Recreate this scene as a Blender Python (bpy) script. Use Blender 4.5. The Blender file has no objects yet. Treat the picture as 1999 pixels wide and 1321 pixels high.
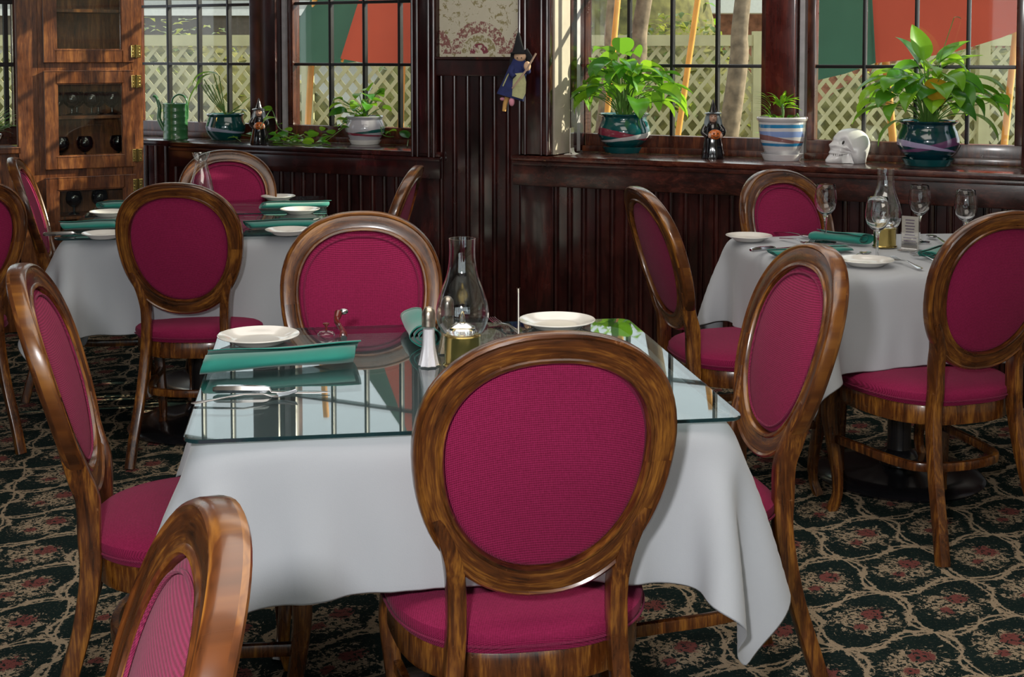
import bpy, bmesh, math, random
import numpy as np
from mathutils import Vector, Matrix
PI = math.pi
sc = bpy.context.scene
col = sc.collection
# ------------------------------------------------------------------ camera
H = 1.40; F = 2600.0; PITCH = math.radians(3.0); PPY = 105 + F*math.tan(PITCH)
cam = bpy.data.cameras.new('camera'); cam.sensor_width = 36; cam.lens = F/1999*36
cam.shift_y = -(660.5-PPY)/1999; cam.clip_start = .05
camo = bpy.data.objects.new('camera', cam); col.objects.link(camo)
camo.location = (0, 0, H); camo.rotation_euler = (PI/2-PITCH, 0, 0)
sc.camera = camo
# ------------------------------------------------------------------ view
sc.view_settings.view_transform = 'Standard'; sc.view_settings.look = 'None'
sc.view_settings.gamma = 1; sc.view_settings.use_curve_mapping = False
sc.view_settings.exposure = 0.35
# ------------------------------------------------------------------ world
w = bpy.data.worlds.new('world'); sc.world = w; w.use_nodes = True
bg = w.node_tree.nodes['Background']; bg.inputs[0].default_value = (.86, .92, 1, 1); bg.inputs[1].default_value = 1.25
# ------------------------------------------------------------------ lights
def light(name, kind, loc, energy, color=(1, 1, 1), **kw):
    l = bpy.data.lights.new(name, kind); l.energy = energy; l.color = color
    for k, v in kw.items():
        if k not in ('rot', 'dir'): setattr(l, k, v)
    o = bpy.data.objects.new(name, l); col.objects.link(o); o.location = loc
    if 'rot' in kw: o.rotation_euler = kw['rot']
    if 'dir' in kw: o.rotation_euler = Vector(kw['dir']).to_track_quat('-Z', 'Y').to_euler()
    return o
light('sun', 'SUN', (3, 8, 5), 7.5, (1, .90, .72), angle=.012, dir=(-.984*.9, -.178*.9, -.40))
light('camera_flash', 'AREA', (-.22, -.05, 1.62), 38, (1, .97, .95), shape='DISK', size=.12, dir=(.02, 1, -.28))
light('overhead_fill', 'AREA', (.3, 2.2, 2.62), 34, (1, .93, .82), shape='RECTANGLE', size=2.2, size_y=2.2, dir=(0, .05, -1))  # unseen soft fill, added overhead to brighten the near table
light('overhead_fill', 'AREA', (0.1, 4.9, 2.62), 16, (1, .93, .85), shape='RECTANGLE', size=3.0, size_y=1.2, dir=(0, .05, -1))  # weaker fill of the same kind, added above the far tables

# ================================================================== helpers
def ray(px, py):
    x = (px-999.5)/F; y = -(py-PPY)/F
    return Vector((x, math.cos(PITCH)+y*math.sin(PITCH), -math.sin(PITCH)+y*math.cos(PITCH)))
def atz(px, py, z):
    d = ray(px, py); return d*((z-H)/d.z)+Vector((0, 0, H))
def aty(px, py, Y):
    d = ray(px, py); return d*(Y/d.y)+Vector((0, 0, H))
def tag(o, label=None, cat=None, group=None, kind=None):
    if label: o['label'] = label
    if cat: o['category'] = cat
    if group: o['group'] = group
    if kind: o['kind'] = kind
    return o
def obj(name, bm, m, parent=None, smooth=True, ang=40):
    me = bpy.data.meshes.new(name)
    bmesh.ops.recalc_face_normals(bm, faces=bm.faces)
    bm.to_mesh(me); bm.free()
    for mm in (m if isinstance(m, (list, tuple)) else [m]): me.materials.append(mm)
    if smooth:
        me.polygons.foreach_set('use_smooth', [True]*len(me.polygons))
        me.set_sharp_from_angle(angle=math.radians(ang))
    o = bpy.data.objects.new(name, me); col.objects.link(o)
    if parent: o.parent = parent
    return o
def raw(name, verts, faces, m, parent=None, ang=180):
    bm = bmesh.new(); vs = [bm.verts.new(v) for v in verts]
    for f in faces: bm.faces.new([vs[i] for i in f])
    return obj(name, bm, m, parent, True, ang)
def thing(name, label, cat, loc=(0, 0, 0), rz=0, group=None):
    o = bpy.data.objects.new(name, None); col.objects.link(o); o.empty_display_size = .05
    o.location = loc; o.rotation_euler = (0, 0, rz)
    return tag(o, label, cat, group)
def copy_tree(o, parent=None):
    c = o.copy(); col.objects.link(c)
    if parent: c.parent = parent
    for ch in [x for x in col.objects if x.parent == o]: copy_tree(ch, c)
    return c
def dup(o, loc, rz, label, group=None):
    c = copy_tree(o); c.location = loc; c.rotation_euler = (0, 0, rz); c['label'] = label
    if group: c['group'] = group
    return c
def box(bm, c, s, M=None, bev=0, mi=0):
    r = bmesh.ops.create_cube(bm, size=1)
    vs = r['verts']
    for v in vs:
        p = Vector((v.co.x*s[0]+c[0], v.co.y*s[1]+c[1], v.co.z*s[2]+c[2]))
        v.co = M @ p if M else p
    fs = list({f for v in vs for f in v.link_faces})
    for f in fs: f.material_index = mi
    if bev:
        es = list({e for v in vs for e in v.link_edges})
        bmesh.ops.bevel(bm, geom=es, offset=bev, segments=2, affect='EDGES', profile=.6)
    return vs
def rbox(bm, a, b, fn=None, bev=0):
    c = [(a[i]+b[i])/2 for i in range(3)]; s = [abs(b[i]-a[i]) for i in range(3)]
    vs = box(bm, c, s, None, 0)
    es = list({e for v in vs for e in v.link_edges})
    if fn:
        for v in vs: v.co = fn(*v.co)
    if bev: bmesh.ops.bevel(bm, geom=es, offset=bev, segments=2, affect='EDGES', profile=.6)
def lathe(bm, prof, seg=40, c=(0, 0, 0), M=None, cap=True, mi=0, wav=None):
    rings = []
    for (r, z) in prof:
        ring = []
        for k in range(seg):
            a = 2*PI*k/seg; rr = r*(wav(a, z) if wav else 1)
            p = Vector((c[0]+rr*math.cos(a), c[1]+rr*math.sin(a), c[2]+z))
            ring.append(bm.verts.new(M @ p if M else p))
        rings.append(ring)
    for A, B in zip(rings, rings[1:]):
        for k in range(seg):
            f = bm.faces.new((A[k], A[(k+1) % seg], B[(k+1) % seg], B[k])); f.material_index = mi
    if cap:
        for R in (rings[0], rings[-1]):
            try: bm.faces.new(R).material_index = mi
            except ValueError: pass
def spline(pts, n=8):
    P = [Vector(p) for p in pts]; P = [P[0]*2-P[1]]+P+[P[-1]*2-P[-2]]; out = []
    for i in range(1, len(P)-2):
        for k in range(n):
            t = k/n
            out.append(.5*((2*P[i])+(P[i+1]-P[i-1])*t+(2*P[i-1]-5*P[i]+4*P[i+1]-P[i+2])*t*t+(3*P[i]-P[i-1]-3*P[i+1]+P[i+2])*t**3))
    out.append(P[-2].copy()); return out
def sweep(bm, path, rad, sec=8, closed=False, square=False, up=Vector((0, 1, 0)), cap=True, mi=0):
    """rad: fn(t)->(ru, rv); section round or rounded square"""
    n = len(path); rings = []
    for i, p in enumerate(path):
        a = path[(i-1) % n] if (closed or i > 0) else path[0]
        b = path[(i+1) % n] if (closed or i < n-1) else path[-1]
        T = (b-a).normalized(); U = up.cross(T)
        if U.length < 1e-4: U = Vector((1, 0, 0)).cross(T)
        U.normalize(); V = T.cross(U)
        r = rad(i/(n-1)) if callable(rad) else rad
        ru, rv = r if isinstance(r, (tuple, list)) else (r, r)
        ring = []
        for k in range(sec):
            an = 2*PI*(k+.5)/sec; c, s = math.cos(an), math.sin(an)
            if square:
                e = .35; c = math.copysign(abs(c)**e, c); s = math.copysign(abs(s)**e, s)
            ring.append(bm.verts.new(p+U*(c*ru)+V*(s*rv)))
        rings.append(ring)
    m = n if closed else n-1
    for i in range(m):
        A, B = rings[i], rings[(i+1) % n]
        for k in range(sec): bm.faces.new((A[k], A[(k+1) % sec], B[(k+1) % sec], B[k])).material_index = mi
    if cap and not closed:
        bm.faces.new(rings[0]).material_index = mi; bm.faces.new(rings[-1]).material_index = mi
def ellip(bm, c, r, M=None, u=16, v=10, mi=0, fn=None):
    res = bmesh.ops.create_uvsphere(bm, u_segments=u, v_segments=v, radius=1)
    for vt in res['verts']:
        p = Vector(vt.co)
        if fn: p = fn(p)
        p = Vector((p.x*r[0], p.y*r[1], p.z*r[2]))
        if M: p = M @ p
        vt.co = p+Vector(c)
    for f in {f for vt in res['verts'] for f in vt.link_faces}: f.material_index = mi
def disc_outline(bm, pts, z0, z1):
    lo = [bm.verts.new((x, y, z0)) for x, y in pts]; hi = [bm.verts.new((x, y, z1)) for x, y in pts]
    n = len(pts)
    for k in range(n): bm.faces.new((lo[k], lo[(k+1) % n], hi[(k+1) % n], hi[k]))
    bm.faces.new(hi); bm.faces.new(lo)

# ================================================================== materials
class N:
    def __init__(s, name):
        s.m = bpy.data.materials.new(name); s.m.use_nodes = True; s.t = s.m.node_tree; s.t.nodes.clear()
        s.out = s.t.nodes.new('ShaderNodeOutputMaterial'); s.co = None
    def n(s, typ, **kw):
        nd = s.t.nodes.new('ShaderNode'+typ)
        for k, v in kw.items(): setattr(nd, k, v)
        return nd
    def link(s, a, b): s.t.links.new(a, b)
    def set(s, sock, v):
        if hasattr(v, 'links') or isinstance(v, bpy.types.NodeSocket): s.link(v, sock)
        else: sock.default_value = v
    def coord(s, kind='Object'):
        return s.n('TexCoord').outputs[kind]
    def mapping(s, v, scale=(1, 1, 1), rot=(0, 0, 0), loc=(0, 0, 0)):
        m = s.n('Mapping'); s.link(v, m.inputs[0]); m.inputs['Scale'].default_value = scale
        m.inputs['Rotation'].default_value = rot; m.inputs['Location'].default_value = loc; return m.outputs[0]
    def noise(s, v, scale, detail=3, rough=.5, dist=0, out=0):
        t = s.n('TexNoise'); s.link(v, t.inputs['Vector']); t.inputs['Scale'].default_value = scale
        t.inputs['Detail'].default_value = detail; t.inputs['Roughness'].default_value = rough
        t.inputs['Distortion'].default_value = dist; return t.outputs[out]
    def math(s, op, a, b=0, c=0):
        m = s.n('Math', operation=op); s.set(m.inputs[0], a); s.set(m.inputs[1], b)
        s.set(m.inputs[2], c); return m.outputs[0]
    def ramp(s, f, stops, interp='LINEAR'):
        r = s.n('ValToRGB'); s.link(f, r.inputs[0]); r.color_ramp.interpolation = interp
        e = r.color_ramp.elements
        while len(e) < len(stops): e.new(.5)
        for i, (p, c) in enumerate(stops):
            e[i].position = p; e[i].color = (*c, 1) if len(c) == 3 else c
        return r.outputs[0]
    def mix(s, f, a, b):
        m = s.n('Mix', data_type='RGBA'); s.set(m.inputs[0], f)
        for i, v in ((6, a), (7, b)):
            s.set(m.inputs[i], (*v, 1) if isinstance(v, tuple) and len(v) == 3 else v)
        return m.outputs[2]
    def sep(s, v):
        q = s.n('SeparateXYZ'); s.link(v, q.inputs[0]); return q.outputs
    def bump(s, h, strength=.3, dist=.002):
        b = s.n('Bump'); s.link(h, b.inputs['Height']); b.inputs['Strength'].default_value = strength
        b.inputs['Distance'].default_value = dist; return b.outputs[0]
    def pbr(s, col_, rough=.5, metal=0, normal=None, coat=0, coat_rough=.12, **kw):
        p = s.n('BsdfPrincipled'); s.set(p.inputs['Base Color'], (*col_, 1) if isinstance(col_, tuple) and len(col_) == 3 else col_)
        s.set(p.inputs['Roughness'], rough); p.inputs['Metallic'].default_value = metal
        if coat: p.inputs['Coat Weight'].default_value = coat; p.inputs['Coat Roughness'].default_value = coat_rough
        if normal: s.link(normal, p.inputs['Normal'])
        for k, v in kw.items(): s.set(p.inputs[k.replace('_', ' ')], v)
        s.link(p.outputs[0], s.out.inputs[0]); return p
def plain(name, c, rough=.5, metal=0, var=.12, scale=25, coat=0, **kw):
    a = N(name); v = a.coord(); f = a.noise(v, scale, 3)
    d = tuple(x*(1-var) for x in c); l = tuple(min(1, x*(1+var)) for x in c)
    a.pbr(a.ramp(f, [(.3, d), (.7, l)]), rough, metal, coat=coat, **kw); return a.m
def wood(name, dark, mid, lite, scale=(14, 14, 1.6), rough=.28, coat=.4, wear=0, gs=2.2, uv=False):
    a = N(name); v = a.coord('UV' if uv else 'Object')
    oi = a.n('ObjectInfo').outputs['Random']
    mp = a.mapping(v, scale); add = a.n('VectorMath', operation='ADD'); a.link(mp, add.inputs[0])
    cx = a.n('CombineXYZ'); a.link(a.math('MULTIPLY', oi, 17), cx.inputs[0]); a.link(cx.outputs[0], add.inputs[1])
    f1 = a.noise(add.outputs[0], gs, 5, .62, 1.2); f2 = a.noise(add.outputs[0], gs*9, 2, .5, .3)
    f3 = a.noise(v, 9, 3, .6)
    f = a.math('ADD', a.math('MULTIPLY', f1, .72), a.math('MULTIPLY', f2, .28))
    f = a.math('ADD', f, a.math('MULTIPLY', a.math('SUBTRACT', f3, .5), .28))
    c = a.ramp(f, [(.33, dark), (.5, mid), (.66, lite)])
    if wear:
        wn = a.noise(v, 38, 4, .7); c = a.mix(a.ramp(wn, [(.66, (0, 0, 0)), (.72, (wear, wear, wear))]), c, (.42, .20, .09))
    a.pbr(c, a.ramp(f3, [(.3, (rough*.8,)*3), (.7, (rough*1.3,)*3)]), coat=coat, normal=a.bump(f, .25, .0015)); return a.m
def fabric(name, c1, c2, k=1500, rough=.85):
    a = N(name); x, y, z = a.sep(a.coord())
    yz = a.math('ADD', y, z)
    s1 = a.math('SINE', a.math('MULTIPLY', a.math('ADD', x, yz), k*.75)); s2 = a.math('SINE', a.math('MULTIPLY', a.math('SUBTRACT', x, yz), k*.75))
    f = a.math('MULTIPLY_ADD', a.math('MULTIPLY', s1, s2), .5, .5)
    nz = a.noise(a.coord(), 240, 2, .7); f2 = a.math('MULTIPLY_ADD', f, .72, a.math('MULTIPLY', nz, .45))
    c = a.ramp(f2, [(.25, c1), (.95, c2)])
    big = a.noise(a.coord(), 5, 2); c = a.mix(a.math('MULTIPLY', big, .35), c, tuple(q*.6 for q in c1))
    a.pbr(c, rough, normal=a.bump(f2, .5, .0012), Sheen_Weight=.04, Sheen_Roughness=.5, Specular_IOR_Level=.15); return a.m
def thin_glass(name, tint=(.93, .97, .95), ior=1.5, rough=.02, boost=1.0, base=.0):
    a = N(name); tr = a.n('BsdfTransparent'); tr.inputs[0].default_value = (*tint, 1)
    gl = a.n('BsdfGlossy'); gl.inputs['Roughness'].default_value = rough; gl.inputs[0].default_value = (1, 1, 1, 1)
    lw = a.n('LayerWeight'); lw.inputs[0].default_value = .5; r0 = ((ior-1)/(ior+1))**2
    fr = a.math('MULTIPLY_ADD', a.math('POWER', lw.outputs['Facing'], 5), (1-r0)*boost, r0*boost+base)
    mx = a.n('MixShader'); a.link(a.math('MINIMUM', fr, 1), mx.inputs[0])
    a.link(tr.outputs[0], mx.inputs[1]); a.link(gl.outputs[0], mx.inputs[2]); a.link(mx.outputs[0], a.out.inputs[0]); return a.m
def solid_glass(name, c=(1, 1, 1), rough=.0):
    a = N(name); a.pbr(c, rough, IOR=1.45, Transmission_Weight=1.0); return a.m

M = {}
M['chair_wood'] = wood('chair_wood', (.012, .003, .0015), (.095, .028, .006), (.30, .12, .018), (20, 20, 2.2), wear=.3, gs=1.5)
M['ring_wood'] = wood('chair_back_wood', (.012, .003, .0015), (.095, .028, .006), (.30, .12, .018), (2.6, 24, 1), wear=.3, gs=1.5, uv=True)
M['bead_wood'] = wood('beadboard_wood', (.006, .0015, .0015), (.022, .004, .004), (.055, .010, .008), (5, 5, .8), .22, 1.0)
M['dark_wood'] = wood('dark_stained_wood', (.006, .0015, .0015), (.022, .004, .004), (.055, .010, .008), (5, 5, .8), .22, .5)
M['red_wood'] = wood('red_stained_wood', (.03, .004, .003), (.075, .010, .007), (.14, .022, .012), (9, 9, .9), .25, .5)
M['sill_wood'] = wood('sill_wood', (.015, .004, .003), (.05, .010, .006), (.13, .035, .018), (2, 2, 9), .25, .4, .4)
M['cab_wood'] = wood('cabinet_wood', (.035, .009, .004), (.14, .042, .012), (.33, .12, .03), (10, 10, 1.2), .35, .25)
M['frame_wood'] = wood('window_frame_wood', (.02, .005, .003), (.06, .014, .007), (.16, .045, .015), (9, 9, 1), .3, .3)
M['fabric'] = fabric('burgundy_upholstery', (.115, .0035, .022), (.40, .022, .115))
M['piping'] = fabric('burgundy_piping', (.10, .006, .03), (.30, .03, .09))
M['brass'] = plain('brass', (.62, .47, .16), .22, 1, .1)
M['steel'] = plain('polished_steel', (.62, .62, .64), .16, 1, .08)
M['iron'] = plain('black_painted_iron', (.008, .008, .010), .25, 0, .2, coat=.5)
M['china'] = plain('white_china', (.78, .76, .72), .15, 0, .03, coat=.6)
M['muntin'] = plain('black_muntin_paint', (.006, .005, .005), .35)
M['white_strip'] = plain('grey_white_channel', (.42, .40, .42), .5)
M['glass'] = thin_glass('window_glass', (.95, .98, .95), 1.45)
M['table_glass'] = thin_glass('table_glass', (.62, .675, .675), 1.5, .015, 1.0, .01)
M['glass_edge'] = plain('glass_edge', (.008, .03, .035), .08, 0, .2, coat=.8)
M['clear'] = solid_glass('clear_glass')
M['clear_thin'] = thin_glass('thin_clear_glass', (.96, .97, .98), 1.5, .0, 2.0, .01)
M['acrylic'] = thin_glass('acrylic', (.9, .9, .9), 1.5, .05, 1, .12)
M['paper'] = plain('paper', (.75, .72, .66), .8, 0, .05)
M['ink'] = plain('ink', (.25, .2, .3), .8)
M['black_glass'] = plain('dark_glass', (.004, .004, .008), .04, 0, .1, coat=1)
M['soil'] = plain('soil', (.03, .018, .01), .95, 0, .5, 120)
M['teal_glaze'] = plain('teal_glaze', (.004, .075, .085), .08, 0, .2, 8, coat=1)
M['green_can'] = plain('green_enamel', (.03, .13, .045), .25, 0, .12, coat=.4)
M['black_gloss'] = plain('black_gloss', (.006, .006, .008), .08, coat=1)
M['grey_hair'] = plain('grey_blue_glaze', (.20, .24, .26), .2, coat=.6)
M['skin'] = plain('face_glaze', (.55, .33, .24), .25, coat=.5)
M['orange'] = plain('orange_glaze', (.62, .15, .03), .2, coat=.6)
M['black_ink'] = plain('black_line', (.01, .008, .008), .5)
M['white_glaze'] = plain('white_glaze', (.62, .62, .66), .1, 0, .05, 12, coat=.8)
M['salt'] = plain('salt', (.85, .85, .88), .6, 0, .03, 200)
M['shaker_glass'] = thin_glass('shaker_glass', (.92, .92, .94), 1.5, .02, 1.4, .05)
M['pepper'] = plain('pepper', (.30, .24, .14), .8, 0, .4, 400)
M['chrome_cap'] = plain('worn_nickel', (.55, .48, .40), .3, 1, .2, 80)
M['dark_red'] = plain('dark_red_wood', (.13, .012, .010), .25, coat=.5)
M['plaster'] = plain('reveal_plaster', (.42, .37, .30), .8, 0, .12, 10)
M['ceiling'] = plain('ceiling_paint', (.55, .50, .42), .9, 0, .04, 3)
M['stem'] = plain('plant_stem', (.10, .22, .04), .5)

def cloth_mat():
    a = N('white_linen'); v = a.coord(); x, y, z = a.sep(v)
    f = a.noise(v, 420, 2, .7); g = a.noise(v, 3, 2)
    a.pbr(a.mix(g, (.36, .385, .42), (.41, .43, .465)), .85, normal=a.bump(f, .25, .0006), Sheen_Weight=.2); return a.m
M['linen'] = cloth_mat()
def napkin_mat():
    a = N('teal_linen'); v = a.coord(); f = a.noise(v, 500, 2, .7); g = a.noise(v, 14, 3)
    a.pbr(a.mix(g, (.0, .12, .10), (.004, .21, .165)), .8, normal=a.bump(f, .3, .0006), Sheen_Weight=.3); return a.m
M['napkin'] = napkin_mat()
def leaf_mat(name, dark, lite, trans):
    a = N(name); v = a.coord(); g = a.n('NewGeometry')
    f = a.math('ADD', a.math('MULTIPLY', g.outputs['Random Per Island'], .75), a.math('MULTIPLY', a.noise(v, 30, 3), .3))
    c = a.ramp(f, [(.15, dark), (.9, lite)])
    p = a.pbr(c, .3, coat=.2); t = a.n('BsdfTranslucent'); a.link(a.mix(.45, c, (*trans, 1)), t.inputs[0])
    mx = a.n('MixShader'); mx.inputs[0].default_value = .42
    a.link(p.outputs[0], mx.inputs[1]); a.link(t.outputs[0], mx.inputs[2]); a.link(mx.outputs[0], a.out.inputs[0]); return a.m
M['leaf'] = leaf_mat('glossy_leaf', (.015, .12, .015), (.09, .34, .025), (.50, .9, .05))
M['leaf_lime'] = leaf_mat('lime_leaf', (.07, .28, .02), (.30, .58, .03), (.65, 1, .06))
M['leaf_yellow'] = leaf_mat('yellow_leaf', (.5, .25, .02), (.7, .38, .03), (.8, .45, .03))
M['hedge'] = leaf_mat('garden_leaf', (.08, .14, .015), (.34, .36, .06), (.5, .5, .1))

def banded(name, base, bands, center=None):
    """pot glaze with soft tilted coloured bands: (z0, z1, tilt, colour)"""
    a = N(name); x, y, z = a.sep(a.coord()); c = (*base, 1)
    nz = a.noise(a.coord(), 18, 2)
    for (z0, z1, tilt, cc) in bands:
        zz = a.math('ADD', z, a.math('MULTIPLY', x, tilt)); zz = a.math('MULTIPLY_ADD', nz, .006, zz)
        up = a.math('GREATER_THAN', zz, z0+.003); dn = a.math('LESS_THAN', a.math('MULTIPLY_ADD', x, tilt*.8, zz), z1+.003)
        c = a.mix(a.math('MULTIPLY', up, dn), c, cc)
    a.pbr(c, .09, coat=1); return a.m
M['pot_teal_stripe'] = banded('teal_pot_glaze', (.003, .075, .085), [(.072, .098, .12, (.24, .035, .065)), (.062, .080, -.10, (.55, .55, .58))])
M['pot_teal_violet'] = banded('dark_teal_pot_glaze', (.003, .045, .065), [(.075, .100, -.16, (.16, .06, .16)), (.070, .084, .12, (.40, .34, .55))])
M['pot_white_stripe'] = banded('white_pot_glaze', (.50, .49, .54), [(.058, .070, -.08, (.015, .10, .09)), (.046, .057, .05, (.28, .05, .08))])
M['pot_blue'] = banded('white_blue_pot_glaze', (.60, .59, .62), [(.145, .160, 0, (.02, .20, .42)), (.105, .130, .0, (.22, .32, .62)), (.082, .098, .1, (.25, .12, .12)), (.065, .078, 0, (.02, .20, .42))])

def carpet():
    a = N('floral_carpet'); co = a.coord(); m = a.math
    wob = a.noise(co, 14, 3, .6, 0, 1); vm = a.n('VectorMath', operation='SCALE'); a.link(wob, vm.inputs[0]); vm.inputs['Scale'].default_value = .022
    ad = a.n('VectorMath', operation='ADD'); a.link(co, ad.inputs[0]); a.link(vm.outputs[0], ad.inputs[1])
    x, y, z = a.sep(ad.outputs[0])
    # lattice coordinates of the trellis
    det = .244*-.235-.053*.093
    xx = m('SUBTRACT', x, 1.172); yy = m('SUBTRACT', y, 3.733)
    p = m('MULTIPLY_ADD', xx, -.235/det, m('MULTIPLY', yy, -.053/det)); q = m('MULTIPLY_ADD', xx, -.093/det, m('MULTIPLY', yy, .244/det))
    fine = a.noise(co, 75, 3, .7, .6); mid = a.noise(co, 34, 4, .75, 1.2); pile = a.noise(co, 380, 2, .8)
    def per(v): return m('ABSOLUTE', m('SUBTRACT', m('FRACT', m('ADD', v, .5)), .5))
    def vine(u, v, amp, sgn=1):
        return per(m('SUBTRACT', u, m('MULTIPLY', m('SINE', m('MULTIPLY', v, 2*PI)), amp)))
    mask = None
    for (u, v) in ((p, q), (q, p)):
        for amp, wd, nw in ((.115, .015, .045), (.03, .009, .02)):
            d = vine(u, v, amp); wn = m('MULTIPLY_ADD', m('MAXIMUM', m('SUBTRACT', mid, .47), 0), nw*9, wd)
            k = m('LESS_THAN', d, wn); mask = k if mask is None else m('MAXIMUM', mask, k)
        d = vine(u, v, .075); k = m('MULTIPLY', m('LESS_THAN', d, .075), m('GREATER_THAN', mid, .565)); mask = m('MAXIMUM', mask, k)
    fp = m('SUBTRACT', m('FRACT', p), .5); fq = m('SUBTRACT', m('FRACT', q), .5)
    def dist(ox, oy): 
        ax = m('SUBTRACT', fp, ox); ay = m('SUBTRACT', fq, oy); return m('SQRT', m('ADD', m('MULTIPLY', ax, ax), m('MULTIPLY', ay, ay)))
    bed = m('LESS_THAN', m('MULTIPLY_ADD', m('SUBTRACT', mid, .5), -1.1, dist(0, 0)), .29)
    rose = m('MAXIMUM', m('LESS_THAN', m('MULTIPLY_ADD', m('SUBTRACT', fine, .5), -.35, dist(.13, -.10)), .115), m('LESS_THAN', m('MULTIPLY_ADD', m('SUBTRACT', fine, .5), -.3, dist(-.12, .12)), .065))
    base = a.mix(a.noise(co, 12, 2), (.0035, .010, .010), (.010, .022, .020))
    beige = a.mix(pile, (.22, .17, .115), (.46, .36, .25))
    red = a.mix(pile, (.09, .02, .02), (.26, .085, .075))
    c = a.mix(m('MULTIPLY', bed, m('GREATER_THAN', fine, .475)), base, beige)
    c = a.mix(m('MULTIPLY', rose, m('GREATER_THAN', fine, .44)), c, red)
    c = a.mix(m('MULTIPLY', mask, m('GREATER_THAN', pile, .33)), c, beige)
    sp = m('GREATER_THAN', a.noise(co, 120, 2, .8), .62); c = a.mix(m('MULTIPLY', sp, .5), c, (.12, .11, .08, 1))
    a.pbr(c, .95, normal=a.bump(pile, .5, .004), Specular_IOR_Level=.1); return a.m
M['carpet'] = carpet()
def wallpaper():
    a = N('floral_wallpaper'); x, y, z = a.sep(a.coord())
    n1 = a.noise(a.coord(), 60, 4, .75); n2 = a.noise(a.coord(), 22, 4, .7, .8)
    # scallop arcs: repeat along x by P, centred on panel
    P = .30
    fx = a.math('SUBTRACT', a.math('FRACT', a.math('ADD', a.math('DIVIDE', x, P), .5)), .5); fx = a.math('MULTIPLY', fx, P)
    def arc(z0, R, wd, rep=.46):
        zz = a.math('SUBTRACT', a.math('MULTIPLY', a.math('FRACT', a.math('DIVIDE', a.math('SUBTRACT', z, z0), rep)), rep), 0)
        d = a.math('SQRT', a.math('ADD', a.math('MULTIPLY', fx, fx), a.math('MULTIPLY', zz, zz)))
        return a.math('LESS_THAN', a.math('ABSOLUTE', a.math('SUBTRACT', d, R)), wd)
    c = a.mix(n2, (.50, .46, .35), (.60, .56, .45))
    olive = (.27, .23, .11, 1); mauve = (.24, .10, .09, 1)
    c = a.mix(a.math('MULTIPLY', a.math('GREATER_THAN', n2, .56), a.math('GREATER_THAN', n1, .47)), c, olive)
    c = a.mix(a.math('MULTIPLY', arc(1.40, .125, .028), a.math('GREATER_THAN', n1, .49)), c, mauve)
    c = a.mix(a.math('MULTIPLY', arc(1.40, .075, .015), a.math('GREATER_THAN', n1, .50)), c, olive)
    c = a.mix(a.math('MULTIPLY', arc(1.40, .035, .014), a.math('GREATER_THAN', n1, .45)), c, (.20, .04, .06, 1))
    a.pbr(c, .8); return a.m
M['wallpaper'] = wallpaper()

# ================================================================== room shell
A0 = Vector((-1.832, 7.0995)); EU = Vector((.89424, -.44760)); EN = Vector((.44760, .89424))
def W(u, v, z): q = A0+EU*u+EN*v; return Vector((q.x, q.y, z))
C0 = Vector((-1.93, 6.95)); E2 = Vector((-.864, -.503)); N2 = Vector((-.503, .864))
def L(t, v, z): q = C0+E2*t+N2*v; return Vector((q.x, q.y, z))
def struct(name, bm, m, parent=None, smooth=False, label=None):
    o = obj(name, bm, m, parent, smooth)
    if not parent: o['kind'] = 'structure'
    return o
CEIL = 2.75
room = [(-5.1, -2.5), (3.12, -2.5), tuple(W(5.28, .50, 0))[:2], tuple(W(-.85, .50, 0))[:2], tuple(L(.3, .50, 0))[:2], tuple(L(3.7, .50, 0))[:2], (-5.1, 5.1)]
bm = bmesh.new(); disc_outline(bm, room, -.1, 0); fl = struct('floor', bm, M['carpet'])
bm = bmesh.new(); disc_outline(bm, room, CEIL, CEIL+.1); struct('ceiling', bm, M['ceiling'])

def beadboard(name, fn, u0, u1, z0, z1, v=.03, pitch=.0695, back=.10, m=None):
    bm = bmesh.new(); prof = []
    n = max(1, round((u1-u0)/pitch)); p = (u1-u0)/n
    for i in range(n):
        b = u0+i*p
        prof += [(b, v+.006), (b+.003, v+.006)]
        for k in range(7):
            a = PI*k/6; prof.append((b+.012-.009*math.cos(a), v+.004-.013*math.sin(a)))
        prof += [(b+.0215, v+.006), (b+.025, v+.006), (b+.029, v), (b+p-.004, v)]
    prof.append((u1, v+.006))
    lo = [bm.verts.new(fn(u, vv, z0)) for u, vv in prof]; hi = [bm.verts.new(fn(u, vv, z1)) for u, vv in prof]
    for k in range(len(prof)-1): bm.faces.new((lo[k], lo[k+1], hi[k+1], hi[k]))
    rbox(bm, (u0, v+.0065, z0), (u1, v+back, z1), fn)
    return struct(name, bm, m or M['bead_wood'], smooth=True)
UEND = 5.6
beadboard('wall_north_left_wainscot', W, -.75, 1.46, 0, .905)
beadboard('wall_north_pier', W, 1.645, 2.075, 0, 1.30)
beadboard('wall_north_right_wainscot', W, 2.25, UEND, 0, .905)
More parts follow.
